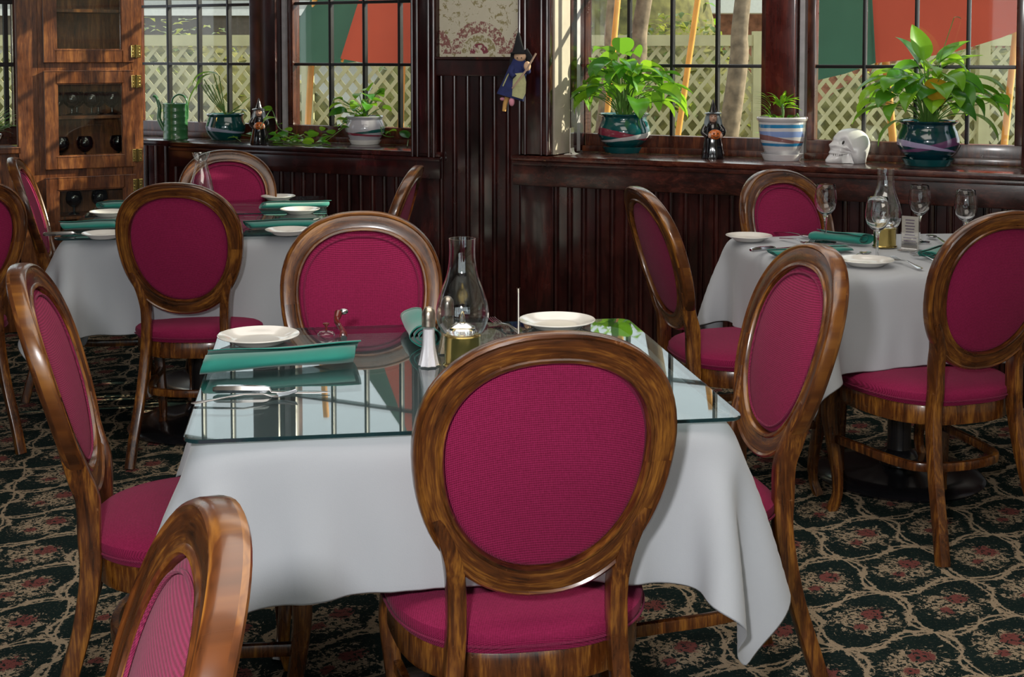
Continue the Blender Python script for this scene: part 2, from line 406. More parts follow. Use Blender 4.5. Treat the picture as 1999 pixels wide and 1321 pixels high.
# pier body, wallpaper and trims
bm = bmesh.new(); rbox(bm, (1.52, .135, 0), (2.235, .50, CEIL), W); rbox(bm, (2.08, .046, .935), (2.235, .134, CEIL), W); rbox(bm, (1.645, .04, 1.30), (2.075, .134, CEIL), W); struct('wall_north_pier_core', bm, M['dark_wood'])
pw = bpy.data.meshes.new('wall_north_wallpaper')
bm = bmesh.new(); rbox(bm, (-.215, -.008, 1.385), (.215, 0, CEIL-.001)); o = struct('wall_north_wallpaper', bm, M['wallpaper'])
q = W(1.86, .038, 0); o.location = q; o.rotation_euler = (0, 0, math.atan2(EU.y, EU.x))
bm = bmesh.new(); rbox(bm, (1.64, .005, 1.295), (2.08, .05, 1.375), W, .006); rbox(bm, (1.64, -.008, 1.372), (2.08, .05, 1.386), W, .004); struct('trim_1', bm, M['dark_wood'])
def column(name, u0, u1, z0, z1, v0=.0, bead=True, v1=.13):
    bm = bmesh.new(); rbox(bm, (u0, v0, z0), (u1, v1, z1), W, .006)
    if bead:
        for uu in (u0+.012, u1-.012, u0+.04, u1-.04):
            sweep(bm, [W(uu, v0-.002, z0), W(uu, v0-.002, z1)], .007, 8)
    return struct(name, bm, M['dark_wood'], smooth=True)
column('trim_2', 1.50, 1.643, .905, CEIL)
column('trim_3', 2.077, 2.24, .935, CEIL, v1=.045)
column('trim_4', 1.462, 1.643, 0, .90, .028, False)
column('trim_5', 2.077, 2.248, 0, .90, .028, False)
# reveal at the left of the right-hand bay
bm = bmesh.new(); rbox(bm, (2.236, .047, .935), (2.246, .22, CEIL), W); struct('wall_north_reveal', bm, M['plaster'])
bm = bmesh.new(); rbox(bm, (2.236, .221, .935), (2.250, .29, CEIL), W); rbox(bm, (2.236, .335, .935), (2.2445, .399, CEIL), W); struct('trim_6', bm, M['dark_wood'])
bm = bmesh.new(); rbox(bm, (2.236, .291, .935), (2.248, .334, CEIL), W); struct('trim_7', bm, M['white_strip'])
# sills and aprons
bm = bmesh.new(); rbox(bm, (.0, 0, .905), (1.665, .47, .93), W, .006); rbox(bm, (-.8, .08, .905), (-.001, .47, .93), W, .004); struct('trim_8', bm, M['dark_wood'], smooth=True)
bm = bmesh.new(); rbox(bm, (2.04, 0, .905), (UEND, .47, .93), W, .006); struct('trim_9', bm, M['sill_wood'], smooth=True)
bm = bmesh.new(); rbox(bm, (.0, .004, .80), (1.66, .028, .9045), W, .004); rbox(bm, (.0, -.008, .885), (1.665, .02, .904), W, .004); struct('trim_10', bm, M['dark_wood'], smooth=True)
bm = bmesh.new(); rbox(bm, (2.05, .004, .79), (UEND, .028, .9045), W, .004); rbox(bm, (2.05, -.008, .885), (UEND, .02, .904), W, .004); struct('trim_11', bm, wood('apron_wood', (.006, .002, .0015), (.03, .007, .005), (.09, .022, .014), (3, 3, 7), .3, .4, .35), smooth=True)
# windows
def make_window(n, fn, u0, muntins, u1, v=.43, zb=1.015, rows=4, rh=.3285, mw=.016, left_st=.035, right_st=.035, fm=None, zt=None):
    root = bpy.data.objects.new('window_%d' % n, None); col.objects.link(root); root['kind'] = 'structure'
    fm = fm or M['frame_wood']; zt = zb+rows*rh
    bm = bmesh.new()
    rbox(bm, (u0-left_st, v-.035, zb-.082), (u1+right_st, v+.03, zb), fn, .004)
    rbox(bm, (u0-left_st, v-.035, zt), (u1+right_st, v+.03, zt+.06), fn, .004)
    rbox(bm, (u0-left_st, v-.035, zb), (u0, v+.03, zt), fn, .004); rbox(bm, (u1, v-.035, zb), (u1+right_st, v+.03, zt), fn, .004)
    rbox(bm, (u0-left_st, v-.075, zb-.0845), (u1+right_st, v-.036, zb-.055), fn, .006)
    obj('window_frame', bm, fm, root)
    bm = bmesh.new()
    for m in muntins: rbox(bm, (m-mw/2, v-.016, zb), (m+mw/2, v+.016, zt), fn, .003)
    for r in range(1, rows): rbox(bm, (u0, v-.0155, zb+r*rh-mw/2), (u1, v+.0155, zb+r*rh+mw/2), fn, .003)
    obj('muntins', bm, M['muntin'], root)
    bm = bmesh.new(); rbox(bm, (u0, v-.002, zb), (u1, v+.002, zt), fn)
    obj('window_pane', bm, M['glass'], root); return root
make_window(1, W, -.573, (-.363, -.143, .067), .2757, right_st=.006)
make_window(2, W, .5235, (.7507, .965, 1.183), 1.40, right_st=.09)
make_window(3, W, 2.2475, (2.4627, 2.680, 2.9006), 3.117, left_st=.0)
make_window(4, W, 3.3626, (3.5744, 3.796, 4.0104), 4.205)
def post(n, u0, u1, m, v0=.33, z0=.931, strip=None):
    bm = bmesh.new(); rbox(bm, (u0, v0, z0), (u1, .47, CEIL), W, .006); o = struct('trim_%d' % n, bm, m, smooth=True)
post(12, .283, .455, M['dark_wood']); post(13, 3.154, 3.288, M['red_wood']); post(14, 4.245, 4.379, M['dark_wood'], .28)
k = 15
for (a, b) in ((.459, .482), (3.296, 3.318)):
    bm = bmesh.new(); rbox(bm, (a, .385, .931), (b, .47, CEIL), W); struct('trim_%d' % k, bm, M['white_strip']); k += 1
# header wall above windows and outer wall below
bm = bmesh.new(); rbox(bm, (-.85, .40, 2.40), (1.515, .50, CEIL), W); rbox(bm, (2.251, .40, 2.40), (UEND, .50, CEIL), W); struct('wall_north_header', bm, M['wallpaper'])
bm = bmesh.new(); rbox(bm, (-.85, .38, -.3), (1.515, .52, .904), W); rbox(bm, (2.24, .38, -.3), (UEND, .52, .904), W); rbox(bm, (4.382, .28, .931), (UEND+.4, .52, CEIL), W); struct('wall_north', bm, M['dark_wood'])
# left wall with its own window
bm = bmesh.new(); rbox(bm, (.62, .03, 0), (3.6, .12, .905), L); rbox(bm, (.625, .42, 2.4), (3.6, .5, CEIL), L); rbox(bm, (1.56, .40, .931), (3.6, .50, 2.4), L); struct('wall_west', bm, M['cab_wood'])
bm = bmesh.new(); rbox(bm, (.615, .0, .906), (2.6, .47, .93), L, .005); struct('trim_17', bm, M['cab_wood'], smooth=True)
bm = bmesh.new(); rbox(bm, (.525, .0, 0), (.612, .05, CEIL), L, .006); struct('trim_18', bm, M['cab_wood'], smooth=True)
make_window(5, L, .565, (.60, .78, .96, 1.14, 1.32), 1.50, left_st=.012)
bm = bmesh.new(); rbox(bm, (3.0, -2.4, 0), (3.1, 4.62, CEIL)); struct('wall_east', bm, M['wallpaper'])
bm = bmesh.new(); rbox(bm, (-5.1, -2.5, 0), (-3.4, -2.4, CEIL)); rbox(bm, (2.5, -2.5, 0), (3.1, -2.4, CEIL)); rbox(bm, (-3.399, -2.5, 2.3), (2.499, -2.4, CEIL)); rbox(bm, (-3.399, -2.5, 0), (2.499, -2.4, .25)); struct('wall_south', bm, M['dark_wood'])
t = bpy.data.objects.new('window_6', None); col.objects.link(t); t['kind'] = 'structure'  # unseen glazing behind the camera, added for bead highlights and daylight fill
bm = bmesh.new()
for k_ in range(7): rbox(bm, (-3.4+k_*.9715, -2.49, .251), (-3.33+k_*.9715, -2.42, 2.299))
obj('window_frame', bm, M['frame_wood'], t)
bm = bmesh.new(); rbox(bm, (-3.39, -2.458, .252), (2.49, -2.452, 2.298)); obj('window_pane', bm, M['glass'], t)
bm = bmesh.new(); rbox(bm, (-5.1, -2.4, 0), (-5.0, 5.1, CEIL)); struct('wall_west_far', bm, M['dark_wood'])

# ================================================================== cabinet
cabinet = thing('corner_cabinet', 'tall oak display cabinet with glass doors and brass hinges in the corner', 'cabinet', L(0, 0, 0))
def Lc(t, v, z): return L(t, v, z)-Vector(cabinet.location)
bm = bmesh.new(); CT = 2.3; CW = .52; CD = .26
rbox(bm, (0, .0, 0), (.055, .024, CT), Lc, .003); rbox(bm, (CW-.035, .0, 0), (CW, .024, CT), Lc, .003)
rbox(bm, (0, .024, 0), (.02, CD, CT), Lc); rbox(bm, (CW-.02, .024, 0), (CW, CD, CT), Lc)
rbox(bm, (.02, CD-.015, 0), (CW-.02, CD, CT), Lc)
rbox(bm, (.02, .026, CT-.03), (CW-.02, CD-.016, CT), Lc); rbox(bm, (.02, .026, .0), (CW-.02, CD-.016, .1), Lc)
for z in (.275, .795, 1.335, 1.92): rbox(bm, (.055, .0, z-.022), (CW-.035, .024, z+.022), Lc, .003)
obj('carcass', bm, M['cab_wood'], cabinet)
for z in (.56, .845, 1.075, 1.365, 1.62, 1.95):
    bm = bmesh.new(); rbox(bm, (.021, .03, z-.008), (CW-.021, CD-.017, z+.008), Lc); obj('shelf', bm, M['cab_wood'], cabinet)
for (z0, z1) in ((.30, .772), (.818, 1.312), (1.358, 1.897)):
    bm = bmesh.new(); a0, a1 = .048, CW-.03; st = .055
    for (p, q) in (((a0, z0), (a0+st, z1)), ((a1-st, z0), (a1, z1)), ((a0+st, z0), (a1-st, z0+.06)), ((a0+st, z1-.06), (a1-st, z1))):
        rbox(bm, (p[0], -.019, p[1]), (q[0], -.001, q[1]), Lc, .003)
    for (p, q) in (((a0+st, z0+.06), (a0+st+.008, z1-.06)), ((a1-st-.008, z0+.06), (a1-st, z1-.06)), ((a0+st, z0+.06), (a1-st, z0+.068)), ((a0+st, z1-.068), (a1-st, z1-.06))):
        rbox(bm, (p[0], -.014, p[1]), (q[0], -.004, q[1]), Lc)
    d = obj('door', bm, M['cab_wood'], cabinet)
    bm = bmesh.new(); rbox(bm, (a0+st+.002, -.010, z0+.062), (a1-st-.002, -.007, z1-.062), Lc); g = obj('door_pane', bm, M['glass'], d)
    for hz in (z0+.055, z1-.055):
        bm = bmesh.new()
        for s in (-1, 1): rbox(bm, (.034+s*.013-.009, -.023, hz-.03), (.034+s*.013+.009, -.0195 if s > 0 else -.0005, hz+.03), Lc, .002)
        sweep(bm, [Lc(.036, -.026, hz-.034), Lc(.036, -.026, hz+.034)], .006, 8)
        for q in (-.017, 0, .017): ellip(bm, Lc(.019, -.024, hz+q), (.0035,)*3, u=8, v=6); ellip(bm, Lc(.053, -.024, hz+q), (.0035,)*3, u=8, v=6)
        obj('hinge', bm, M['brass'], d)
# dark goblets inside
def goblet_bm():
    bm = bmesh.new(); lathe(bm, [(.0, 0), (.030, .001), (.028, .005), (.006, .012), (.005, .035), (.02, .042), (.038, .060), (.043, .083), (.038, .108), (.033, .118), (.031, .118), (.036, .106), (.040, .083), (.034, .062), (.0, .048)], 28, cap=False); return bm
gob = None
spots = [(t, .11, 1.083) for t in (.13, .235, .335, .42)]+[(.18, .2, 1.083), (.29, .2, 1.083)]+[(.10, .12, .853), (.27, .12, .853), (.39, .12, .853)]+[(.20, .12, .568), (.33, .12, .568)]
rowsn = ['middle shelf of the middle cabinet door', 'lower shelf of the middle cabinet door', 'shelf of the lowest cabinet door']
pos = ['rightmost', 'second from right', 'third from right', 'leftmost', 'back right', 'back left', 'rightmost', 'middle', 'leftmost', 'right', 'left']
for i, (t, v, z) in enumerate(spots):
    lab = 'dark round goblet, %s on the %s' % (pos[i], rowsn[0 if i < 6 else 1 if i < 9 else 2])
    if gob is None:
        gob = obj('goblet', goblet_bm(), M['black_glass']); gob.location = L(t, v, z); tag(gob, lab, 'goblet', 'dark goblets in the cabinet')
    else:
        c = gob.copy(); col.objects.link(c); c.location = L(t, v, z); c['label'] = lab

# ================================================================== chairs
def yb(z, x=0): return -.190-(z-.45)*.30+.38*x*x
def egg(th, a, zt, zb, taper=.11, n=2.25):
    c, s = math.cos(th), math.sin(th); e = 2/n
    cx = math.copysign(abs(c)**e, c); sz = math.copysign(abs(s)**e, s); zc = (zt+zb)/2; h = (zt-zb)/2
    x = a*cx*(1+taper*sz); return x, zc+h*sz
NE = 72
def egg_pt(th, f, y):
    """f 0 inner edge .. 1 outer edge; y offset from the back surface"""
    xi, zi = egg(th, .163, .925, .565); xo, zo = egg(th, .212, .976, .512)
    x = xi+(xo-xi)*f; z = zi+(zo-zi)*f; return Vector((x, yb(z, x)+y, z))
def make_chair():
    root = thing('dining_chair', 'x', 'chair')
    # back frame ring
    bm = bmesh.new()
    prof = [(0, .014), (.05, .018), (.14, .018), (.20, .0145), (.30, .0155), (.70, .0155), (.80, .0145), (.88, .018), (.96, .015), (1, .008), (1, -.010), (.96, -.017), (.88, -.020), (.80, -.0165), (.70, -.018), (.30, -.018), (.20, -.0165), (.14, -.020), (.05, -.020), (0, -.015)]
    rings = []
    for k in range(NE):
        th = 2*PI*k/NE; rings.append([bm.verts.new(egg_pt(th, f, y)) for f, y in prof])
    uvl = bm.loops.layers.uv.new('UVMap'); m_ = len(prof)
    for k in range(NE):
        A, B = rings[k], rings[(k+1) % NE]
        for j in range(m_):
            f = bm.faces.new((A[j], A[(j+1) % m_], B[(j+1) % m_], B[j])); v0 = prof[j][0]*.05; v1 = prof[(j+1) % m_][0]*.05
            if j >= 10: v0 = .13-v0; v1 = .13-v1
            if j == m_-1: v1 = v0+.02
            for lp, (uu, vv) in zip(f.loops, ((k, v0), (k, v1), (k+1, v1), (k+1, v0))): lp[uvl].uv = (uu*.0165, vv)
    bf = obj('back_frame', bm, M['ring_wood'], root)
    # upholstered pads
    def pad(name, sgn, bulge):
        bm = bmesh.new(); rr = [1.0, .97, .93, .85, .7, .5, .3, .12]; prev = None
        for j, s in enumerate(rr):
            ring = []
            for k in range(NE):
                x, z = egg(2*PI*k/NE, .1635, .9255, .5645); zc = .745
                x *= s; z = zc+(z-zc)*s; d = .006+bulge*(1-s**2.6) if j else .0
                ring.append(bm.verts.new((x, yb(z, x)+sgn*d, z)))
            if prev:
                for k in range(NE): bm.faces.new((prev[k], prev[(k+1) % NE], ring[(k+1) % NE], ring[k]))
            prev = ring
        bm.faces.new(prev); return obj(name, bm, M['fabric'], root)
    fp = pad('back_upholstery', 1, .022); pad('rear_upholstery', -1, .010)
    bm = bmesh.new(); path = []
    for k in range(NE):
        x, z = egg(2*PI*k/NE, .150, .911, .579); path.append(Vector((x, yb(z, x)+.0135, z)))
    sweep(bm, path, .0028, 6, closed=True); obj('piping', bm, M['piping'], fp)
    # seat
    def seat_ring(s, z, grow=0):
        out = []
        for k in range(NE):
            a = 2*PI*k/NE; c, d = math.cos(a), math.sin(a); e = 2/2.7
            x = math.copysign(abs(c)**e, c); y = math.copysign(abs(d)**e, d)
            x *= .228*(1+.10*y)+grow; y = .012+y*(.222+grow)
            out.append((x*s, .012+(y-.012)*s, z))
        return out
    bm = bmesh.new(); prev = None
    for (s, z, g) in ((.90, .4100, 0), (.985, .4110, 0), (1.0, .4220, .002), (1.0, .4350, .006), (1.0, .4460, .004), (.97, .4550, 0), (.90, .4620, 0), (.75, .4680, 0), (.5, .4720, 0), (.25, .4740, 0), (.06, .4740, 0)):
        ring = [bm.verts.new(p) for p in seat_ring(s, z, g)]
        if prev:
            for k in range(NE): bm.faces.new((prev[k], prev[(k+1) % NE], ring[(k+1) % NE], ring[k]))
        else: bm.faces.new(ring)
        prev = ring
    bm.faces.new(prev); st = obj('seat_cushion', bm, M['fabric'], root)
    bm = bmesh.new(); sweep(bm, [Vector(p) for p in seat_ring(1.0, .4260, .0065)], .0025, 6, closed=True, up=Vector((0, 0, 1))); obj('piping', bm, M['piping'], st)
    bm = bmesh.new(); prev = None
    for (s, z, g) in ((.86, .3550, 0), (.965, .3550, 0), (.975, .3600, 0), (.975, .4060, 0), (.965, .4105, 0), (.86, .4105, 0), (.86, .3550, 0)):
        ring = [bm.verts.new(p) for p in seat_ring(s, z, g)]
        if prev:
            for k in range(NE): bm.faces.new((prev[k], prev[(k+1) % NE], ring[(k+1) % NE], ring[k]))
        prev = ring
    obj('seat_frame', bm, M['chair_wood'], root)
    # legs
    for s in (-1, 1):
        bm = bmesh.new()
        pts = [(s*.172, yb(.665, .172)-.001, .665), (s*.157, yb(.625, .157)-.001, .625), (s*.143, yb(.58, .143)-.001, .58), (s*.136, yb(.53)+.006, .53), (s*.135, -.206, .46), (s*.140, -.205, .38), (s*.150, -.228, .25), (s*.165, -.272, .10), (s*.173, -.298, .0)]
        sweep(bm, spline(pts, 6), lambda t: (.0165 if t > .3 else .012+.015*t, .0175+.0055*math.sin(PI*min(1, t*1.3))), 12, square=True)
        obj('leg', bm, M['chair_wood'], root)
        bm = bmesh.new()
        pts = [(s*.196, .176, .405), (s*.205, .192, .37), (s*.212, .200, .31), (s*.205, .193, .22), (s*.194, .180, .12), (s*.193, .180, .05), (s*.203, .194, .0)]
        sweep(bm, spline(pts, 6), lambda t: (.024-.011*min(1, t*1.25)+.002*max(0, t-.85)*6,)*2, 12, square=True)
        obj('leg', bm, M['chair_wood'], root)
    bm = bmesh.new()
    pts = [(-.197, .180, .225), (-.185, .08, .225), (-.168, -.05, .225), (-.13, -.14, .225), (0, -.172, .225), (.13, -.14, .225), (.168, -.05, .225), (.185, .08, .225), (.197, .180, .225)]
    sweep(bm, spline(pts, 6), (.009, .013), 10, square=True, up=Vector((0, 0, 1)))
    obj('stretcher', bm, M['chair_wood'], root)
    return root
chair0 = make_chair(); _used = [False]
def place_chair(px, py, deg, label, group, top=.976):
    q = atz(px, py, top); tx, ty = q.x, q.y
    a = math.radians(deg); f = Vector((-math.sin(a), math.cos(a))); off = .346
    loc = (tx+f.x*off, ty+f.y*off, 0)
    if not _used[0]:
        _used[0] = True; c = chair0; c.location = loc; c.rotation_euler = (0, 0, a); c['label'] = label
    else: c = dup(chair0, loc, a, label)
    c['group'] = group; return c
G1, G2, G3 = 'chairs around the near glass-topped table', 'chairs around the far left tables', 'chairs around the right table'
place_chair(1083, 646, 10, 'burgundy oval-back wooden chair seen from behind, largest, at the front of the near table', G1)
place_chair(705, 412, 187, 'burgundy oval-back chair facing the camera behind the near glass table', G1)
place_chair(38, 517, -78, 'burgundy oval-back chair side-on at the left of the near glass table, scratched frame', G1)
place_chair(1600, 477, 102, 'burgundy oval-back chair side-on at the right of the near glass table', G1)
place_chair(438, 1000, 109, 'closest oval-back chair, cropped by the bottom left corner of the picture', 'chair of an unseen table')
place_chair(1245, 364, -77, 'burgundy chair at the left of the right table, near the dark wainscot', G3)
place_chair(1978, 411, 20, 'burgundy oval-back chair seen from behind, cropped by the right edge', G3)
place_chair(1512, 330, 212, 'burgundy oval-back chair behind the right table, below the window sill', G3)
place_chair(338, 356, -1, 'dark-framed burgundy chair seen from behind in front of the far left table', G2)
place_chair(440, 292, 198, 'dark burgundy chair at the far end of the left tables against the wall', G2)
place_chair(25, 307, -76, 'thin dark chair seen edge-on in front of the oak cabinet', G2)
place_chair(-58, 352, 42, 'sun-dappled red chair cropped by the left edge of the picture', G2)
place_chair(815, 323, 86, 'chair seen edge-on with a sunlit frame at the right of the far left tables', G2)

# ================================================================== tables
def drape(hx, hy, oh, zt, seed, n=56, steps=230, rot=None):
    """position based cloth settling over a table top of half size hx, hy"""
    rnd = np.random.RandomState(seed); LX, LY = hx+oh, hy+oh
    nx = n; ny = int(n*LY/LX)
    X, Y = np.meshgrid(np.linspace(-LX, LX, nx), np.linspace(-LY, LY, ny), indexing='ij')
    P = np.stack([X, Y, np.full_like(X, zt+.004)], -1); P[..., 2] += rnd.randn(nx, ny)*.0015+.012*np.sin(X*9+seed)*np.sin(Y*11+seed*2)*(np.maximum(np.abs(X)-hx, np.abs(Y)-hy) > 0)
    V = np.zeros_like(P); dx = X[1, 0]-X[0, 0]; dy = Y[0, 1]-Y[0, 0]; dd = math.hypot(dx, dy)
    def con(P, a, b, L0, k):
        A = P[a]; B = P[b]; d = B-A; l = np.sqrt((d*d).sum(-1, keepdims=True))+1e-9
        c = d*((l-L0)/l*.5*k); P[a] = A+c; P[b] = B-c
    S = slice
    cons = []; BK = .02
    for o in (0, 1):
        m = (nx-o)//2; cons.append(((S(o, o+2*m, 2) if 0 else S(o, nx-1, 2), S(None)), (S(o+1, nx, 2), S(None)), dx, 1.0))
        cons.append(((S(None), S(o, ny-1, 2)), (S(None), S(o+1, ny, 2)), dy, 1.0))
    for o in (0, 1):
        for q in (0, 1):
            a = (S(o, nx-1, 2), S(q, ny-1, 2)); b = (S(o+1, nx, 2), S(q+1, ny, 2)); cons.append((a, b, dd, .22))
            a = (S(o+1, nx, 2), S(q, ny-1, 2)); b = (S(o, nx-1, 2), S(q+1, ny, 2)); cons.append((a, b, dd, .22))
    for o in range(6):
        cons.append(((S(o, nx-3, 6), S(None)), (S(o+3, nx, 6), S(None)), dx*3, BK)); cons.append(((S(None), S(o, ny-3, 6)), (S(None), S(o+3, ny, 6)), dy*3, BK))
    fix = []
    for (a, b, l, k) in cons:
        na = P[a].shape; nb = P[b].shape
        if na != nb:
            a = tuple(S(s.start, (s.start or 0)+((min(na[i], nb[i])-1)*(s.step or 1))+1 if s.step else None, s.step) for i, s in enumerate(a))
            b = tuple(S(s.start, (s.start or 0)+((min(na[i], nb[i])-1)*(s.step or 1))+1 if s.step else None, s.step) for i, s in enumerate(b))
        fix.append((a, b, l, k))
    dt = .012; R = .02
    for it in range(steps):
        V[..., 2] -= 9.8*dt; V *= .965; Q = P.copy(); P = P+V*dt
        for _ in range(14):
            for c in fix: con(P, *c)
            ax = np.abs(P[..., 0]); ay = np.abs(P[..., 1])
            ins = (ax < hx+.004) & (ay < hy+.004) & (P[..., 2] < zt) & (P[..., 2] > zt-.30)
            up = ins & (zt-P[..., 2] <= np.minimum(hx+.004-ax, hy+.004-ay))
            P[..., 2][up] = zt
            sd = ins & ~up
            px = hx+.004-ax; py = hy+.004-ay
            sx = sd & (px <= py); sy = sd & (px > py)
            P[..., 0][sx] = np.sign(P[..., 0][sx])*(hx+.004); P[..., 1][sy] = np.sign(P[..., 1][sy])*(hy+.004)
        on = (np.abs(P[..., 0]) < hx-.02) & (np.abs(P[..., 1]) < hy-.02)
        V = (P-Q)/dt; V[on] *= .3
    on = (np.abs(P[..., 0]) < hx+.002) & (np.abs(P[..., 1]) < hy+.002); P[..., 2][on] = np.minimum(P[..., 2][on], zt+.0015)
    return P
def cloth_obj(name, P, label, loc, rz, group=None, cut=None):
    nx, ny = P.shape[:2]; bm = bmesh.new()
    vs = [[bm.verts.new(P[i, j]) for j in range(ny)] for i in range(nx)]
    for i in range(nx-1):
        for j in range(ny-1): bm.faces.new((vs[i][j], vs[i+1][j], vs[i+1][j+1], vs[i][j+1]))
    o = obj(name, bm, M['linen'], ang=180); o.location = loc; o.rotation_euler = (0, 0, rz)
    md = o.modifiers.new('thick', 'SOLIDIFY'); md.thickness = .0012; md.offset = 1
    md = o.modifiers.new('sub', 'SUBSURF'); md.levels = 1; md.render_levels = 1
    return tag(o, label, 'tablecloth', group)
def table(cx, cy, rz, hx, hy, label, group):
    t = thing('pedestal_table', label, 'table', (cx, cy, 0), rz, group)
    bm = bmesh.new(); rbox(bm, (-hx+.02, -hy+.02, .705), (hx-.02, hy-.02, .738), None, .014); obj('table_top', bm, M['dark_wood'], t)
    bm = bmesh.new(); lathe(bm, [(.0, .0), (.27, .0), (.275, .008), (.262, .02), (.20, .028), (.10, .036), (.066, .046), (.062, .06)], 56); obj('base', bm, M['iron'], t)
    bm = bmesh.new(); lathe(bm, [(.058, .058), (.062, .07), (.055, .085), (.04, .095), (.038, .11), (.038, .66), (.05, .68), (.06, .6849)], 40); obj('column', bm, M['iron'], t)
    bm = bmesh.new()
    for a in (0, PI/2):
        m_ = Matrix.Rotation(a, 4, 'Z'); box(bm, (0, 0, .691), (hx*1.3, .04, .026-.002*(a > 0)), m_)
    obj('brace', bm, M['iron'], t); return t
def glass_top(cx, cy, rz, hx, hy, label, group=None):
    t = thing('glass_table_top', label, 'glass top', (cx, cy, 0), rz, group)
    def outline(x, y, r, n=6):
        o = []
        for (sx, sy, a0) in ((1, 1, 0), (-1, 1, PI/2), (-1, -1, PI), (1, -1, 1.5*PI)):
            for k in range(n+1):
                a = a0+PI/2*k/n; o.append((sx*(x-r)+r*math.cos(a), sy*(y-r)+r*math.sin(a)))
        return o
    bm = bmesh.new(); disc_outline(bm, outline(hx-.0015, hy-.0015, .03), .7530, .7600)
    obj('glass_pane', bm, M['table_glass'], t, ang=20)
    bm = bmesh.new(); o1 = outline(hx, hy, .031); o0 = outline(hx-.0015, hy-.0015, .03)
    n = len(o1); rs = [[bm.verts.new((p[0], p[1], z)) for p in o] for o, z in ((o0, .7535), (o1, .7540), (o1, .7596), (o0, .7601))]
    for A, B in zip(rs, rs[1:]+rs[:1]):
        for k in range(n): bm.faces.new((A[k], A[(k+1) % n], B[(k+1) % n], B[k]))
    obj('polished_edge', bm, M['glass_edge'], t); return t
R1 = math.radians(8.5); T1 = (-.1335, 2.69)
R3 = math.radians(7.5); T3 = (1.285, 4.36)
R2 = math.radians(9.0)
table(*T1, R1, .475, .44, 'pedestal table under the white cloth and glass in the foreground', 'pedestal tables')
cloth_obj('tablecloth', drape(.476, .441, .245, .7475, 3), 'white tablecloth under the glass top of the near table', (*T1, 0), R1)
glass_top(*T1, R1, .485, .447, 'rectangular glass top with dark edge on the near table')
table(*T3, R3, .475, .44, 'pedestal table with round black base under the cloth at the right', 'pedestal tables')
cloth_obj('tablecloth', drape(.476, .441, .25, .7475, 8), 'white tablecloth without glass on the right table, set with wine glasses', (*T3, 0), R3)
def off(c, r, x, y): return (c[0]+x*math.cos(r)-y*math.sin(r), c[1]+x*math.sin(r)+y*math.cos(r))
T2 = off((-1.590, 4.585), R2, .475, .31); T2b = off(T2, R2, 0, .645)
PD = drape(.470, .305, .30, .7475, 5, 52)
table(*T2, R2, .47, .305, 'pedestal table nearest the camera of the two far left tables', 'pedestal tables')
table(*T2b, R2, .47, .305, 'pedestal table farther from the camera of the two far left tables', 'pedestal tables')
PD2 = PD.copy()
for A, s in ((PD, 1), (PD2, -1)):   # the hems between the two tables hang flat against each other
    m_ = A[..., 1]*s > .3135; A[..., 1][m_] = s*(.3135+.001)
    if s > 0: pass
cloth_obj('tablecloth', PD, 'white tablecloth with hanging corner on the nearer far left table', (*T2, 0), R2)
cloth_obj('tablecloth', PD2, 'white tablecloth on the farther of the two far left tables', (*T2b, 0), R2)
glass_top(*T2, R2, .478, .306, 'glass top on the nearer of the far left tables'); glass_top(*T2b, R2, .478, .306, 'glass top on the farther of the far left tables')

# ================================================================== tableware
def plate_bm(r=.085):
    bm = bmesh.new(); lathe(bm, [(.0, .003), (r*.52, .003), (r*.60, .0), (r*.64, .0015), (r*.72, .007), (r, .017), (r*1.005, .0185), (r*.99, .0195), (r*.74, .0125), (r*.64, .0075), (r*.5, .0062), (.0, .006)], 64, cap=False); return bm
plate0 = None
def plate(px, py, z, label, group, r=None):
    global plate0
    p = atz(px, py, z)
    if plate0 is None:
        plate0 = obj('plate', plate_bm(), M['china']); o = plate0; tag(o, label, 'plate', group)
    else:
        o = plate0.copy(); col.objects.link(o); o['label'] = label; o['group'] = group
    if r: o.scale = (r/.085, r/.085, 1)
    o.location = (p.x, p.y, z); return o
ZG = .7602; ZC = .7535
plate(505, 668, ZG, 'white side plate at the left corner of the near glass table', 'plates', .090)
plate(1087, 638, ZG, 'white plate at the far right of the near glass table', 'plates', .090)
plate(203, 464, ZG, 'white plate at the left end of the nearer far left table', 'plates', .075)
plate(213, 421, ZG, 'white plate at the left end of the farther far left table', 'plates', .075)
plate(562, 457, ZG, 'white plate at the right end of the nearer far left table', 'plates', .080)
plate(586, 416, ZG, 'white plate at the right end of the farther far left table', 'plates', .080)
plate(543, 390, ZG, 'white plate at the far edge of the far left tables', 'plates', .075)
plate(1462, 469, ZC, 'white plate at the far left corner of the right table', 'plates', .080)
plate(1690, 517, ZC, 'white plate at the near edge of the right table under a wine glass', 'plates', .085)

def utensil_strip(bm, prof):
    """prof: (x, halfwidth, z, thickness)"""
    n = 6; rings = []
    for (x, hw, z, t) in prof:
        ring = []
        for k in range(n):
            a = 2*PI*k/n; ring.append(bm.verts.new((x, hw*math.cos(a), z+t*.5*math.sin(a))))
        rings.append(ring)
    for A, B in zip(rings, rings[1:]):
        for k in range(n): bm.faces.new((A[k], A[(k+1) % n], B[(k+1) % n], B[k]))
    bm.faces.new(rings[0]); bm.faces.new(rings[-1])
def fork_bm():
    bm = bmesh.new()
    utensil_strip(bm, [(-.095, .003, .004, .002), (-.088, .010, .004, .0025), (-.05, .007, .008, .0025), (0, .0035, .013, .003), (.035, .003, .010, .003), (.046, .008, .0075, .002), (.056, .012, .006, .002), (.064, .0125, .006, .002)])
    for s in (-1.5, -.5, .5, 1.5):
        sweep(bm, [Vector((.062, s*.0063, .006)), Vector((.08, s*.0060, .0075)), Vector((.098, s*.0052, .012))], lambda t: (.0022-.0008*t, .0010), 6)
    return bm
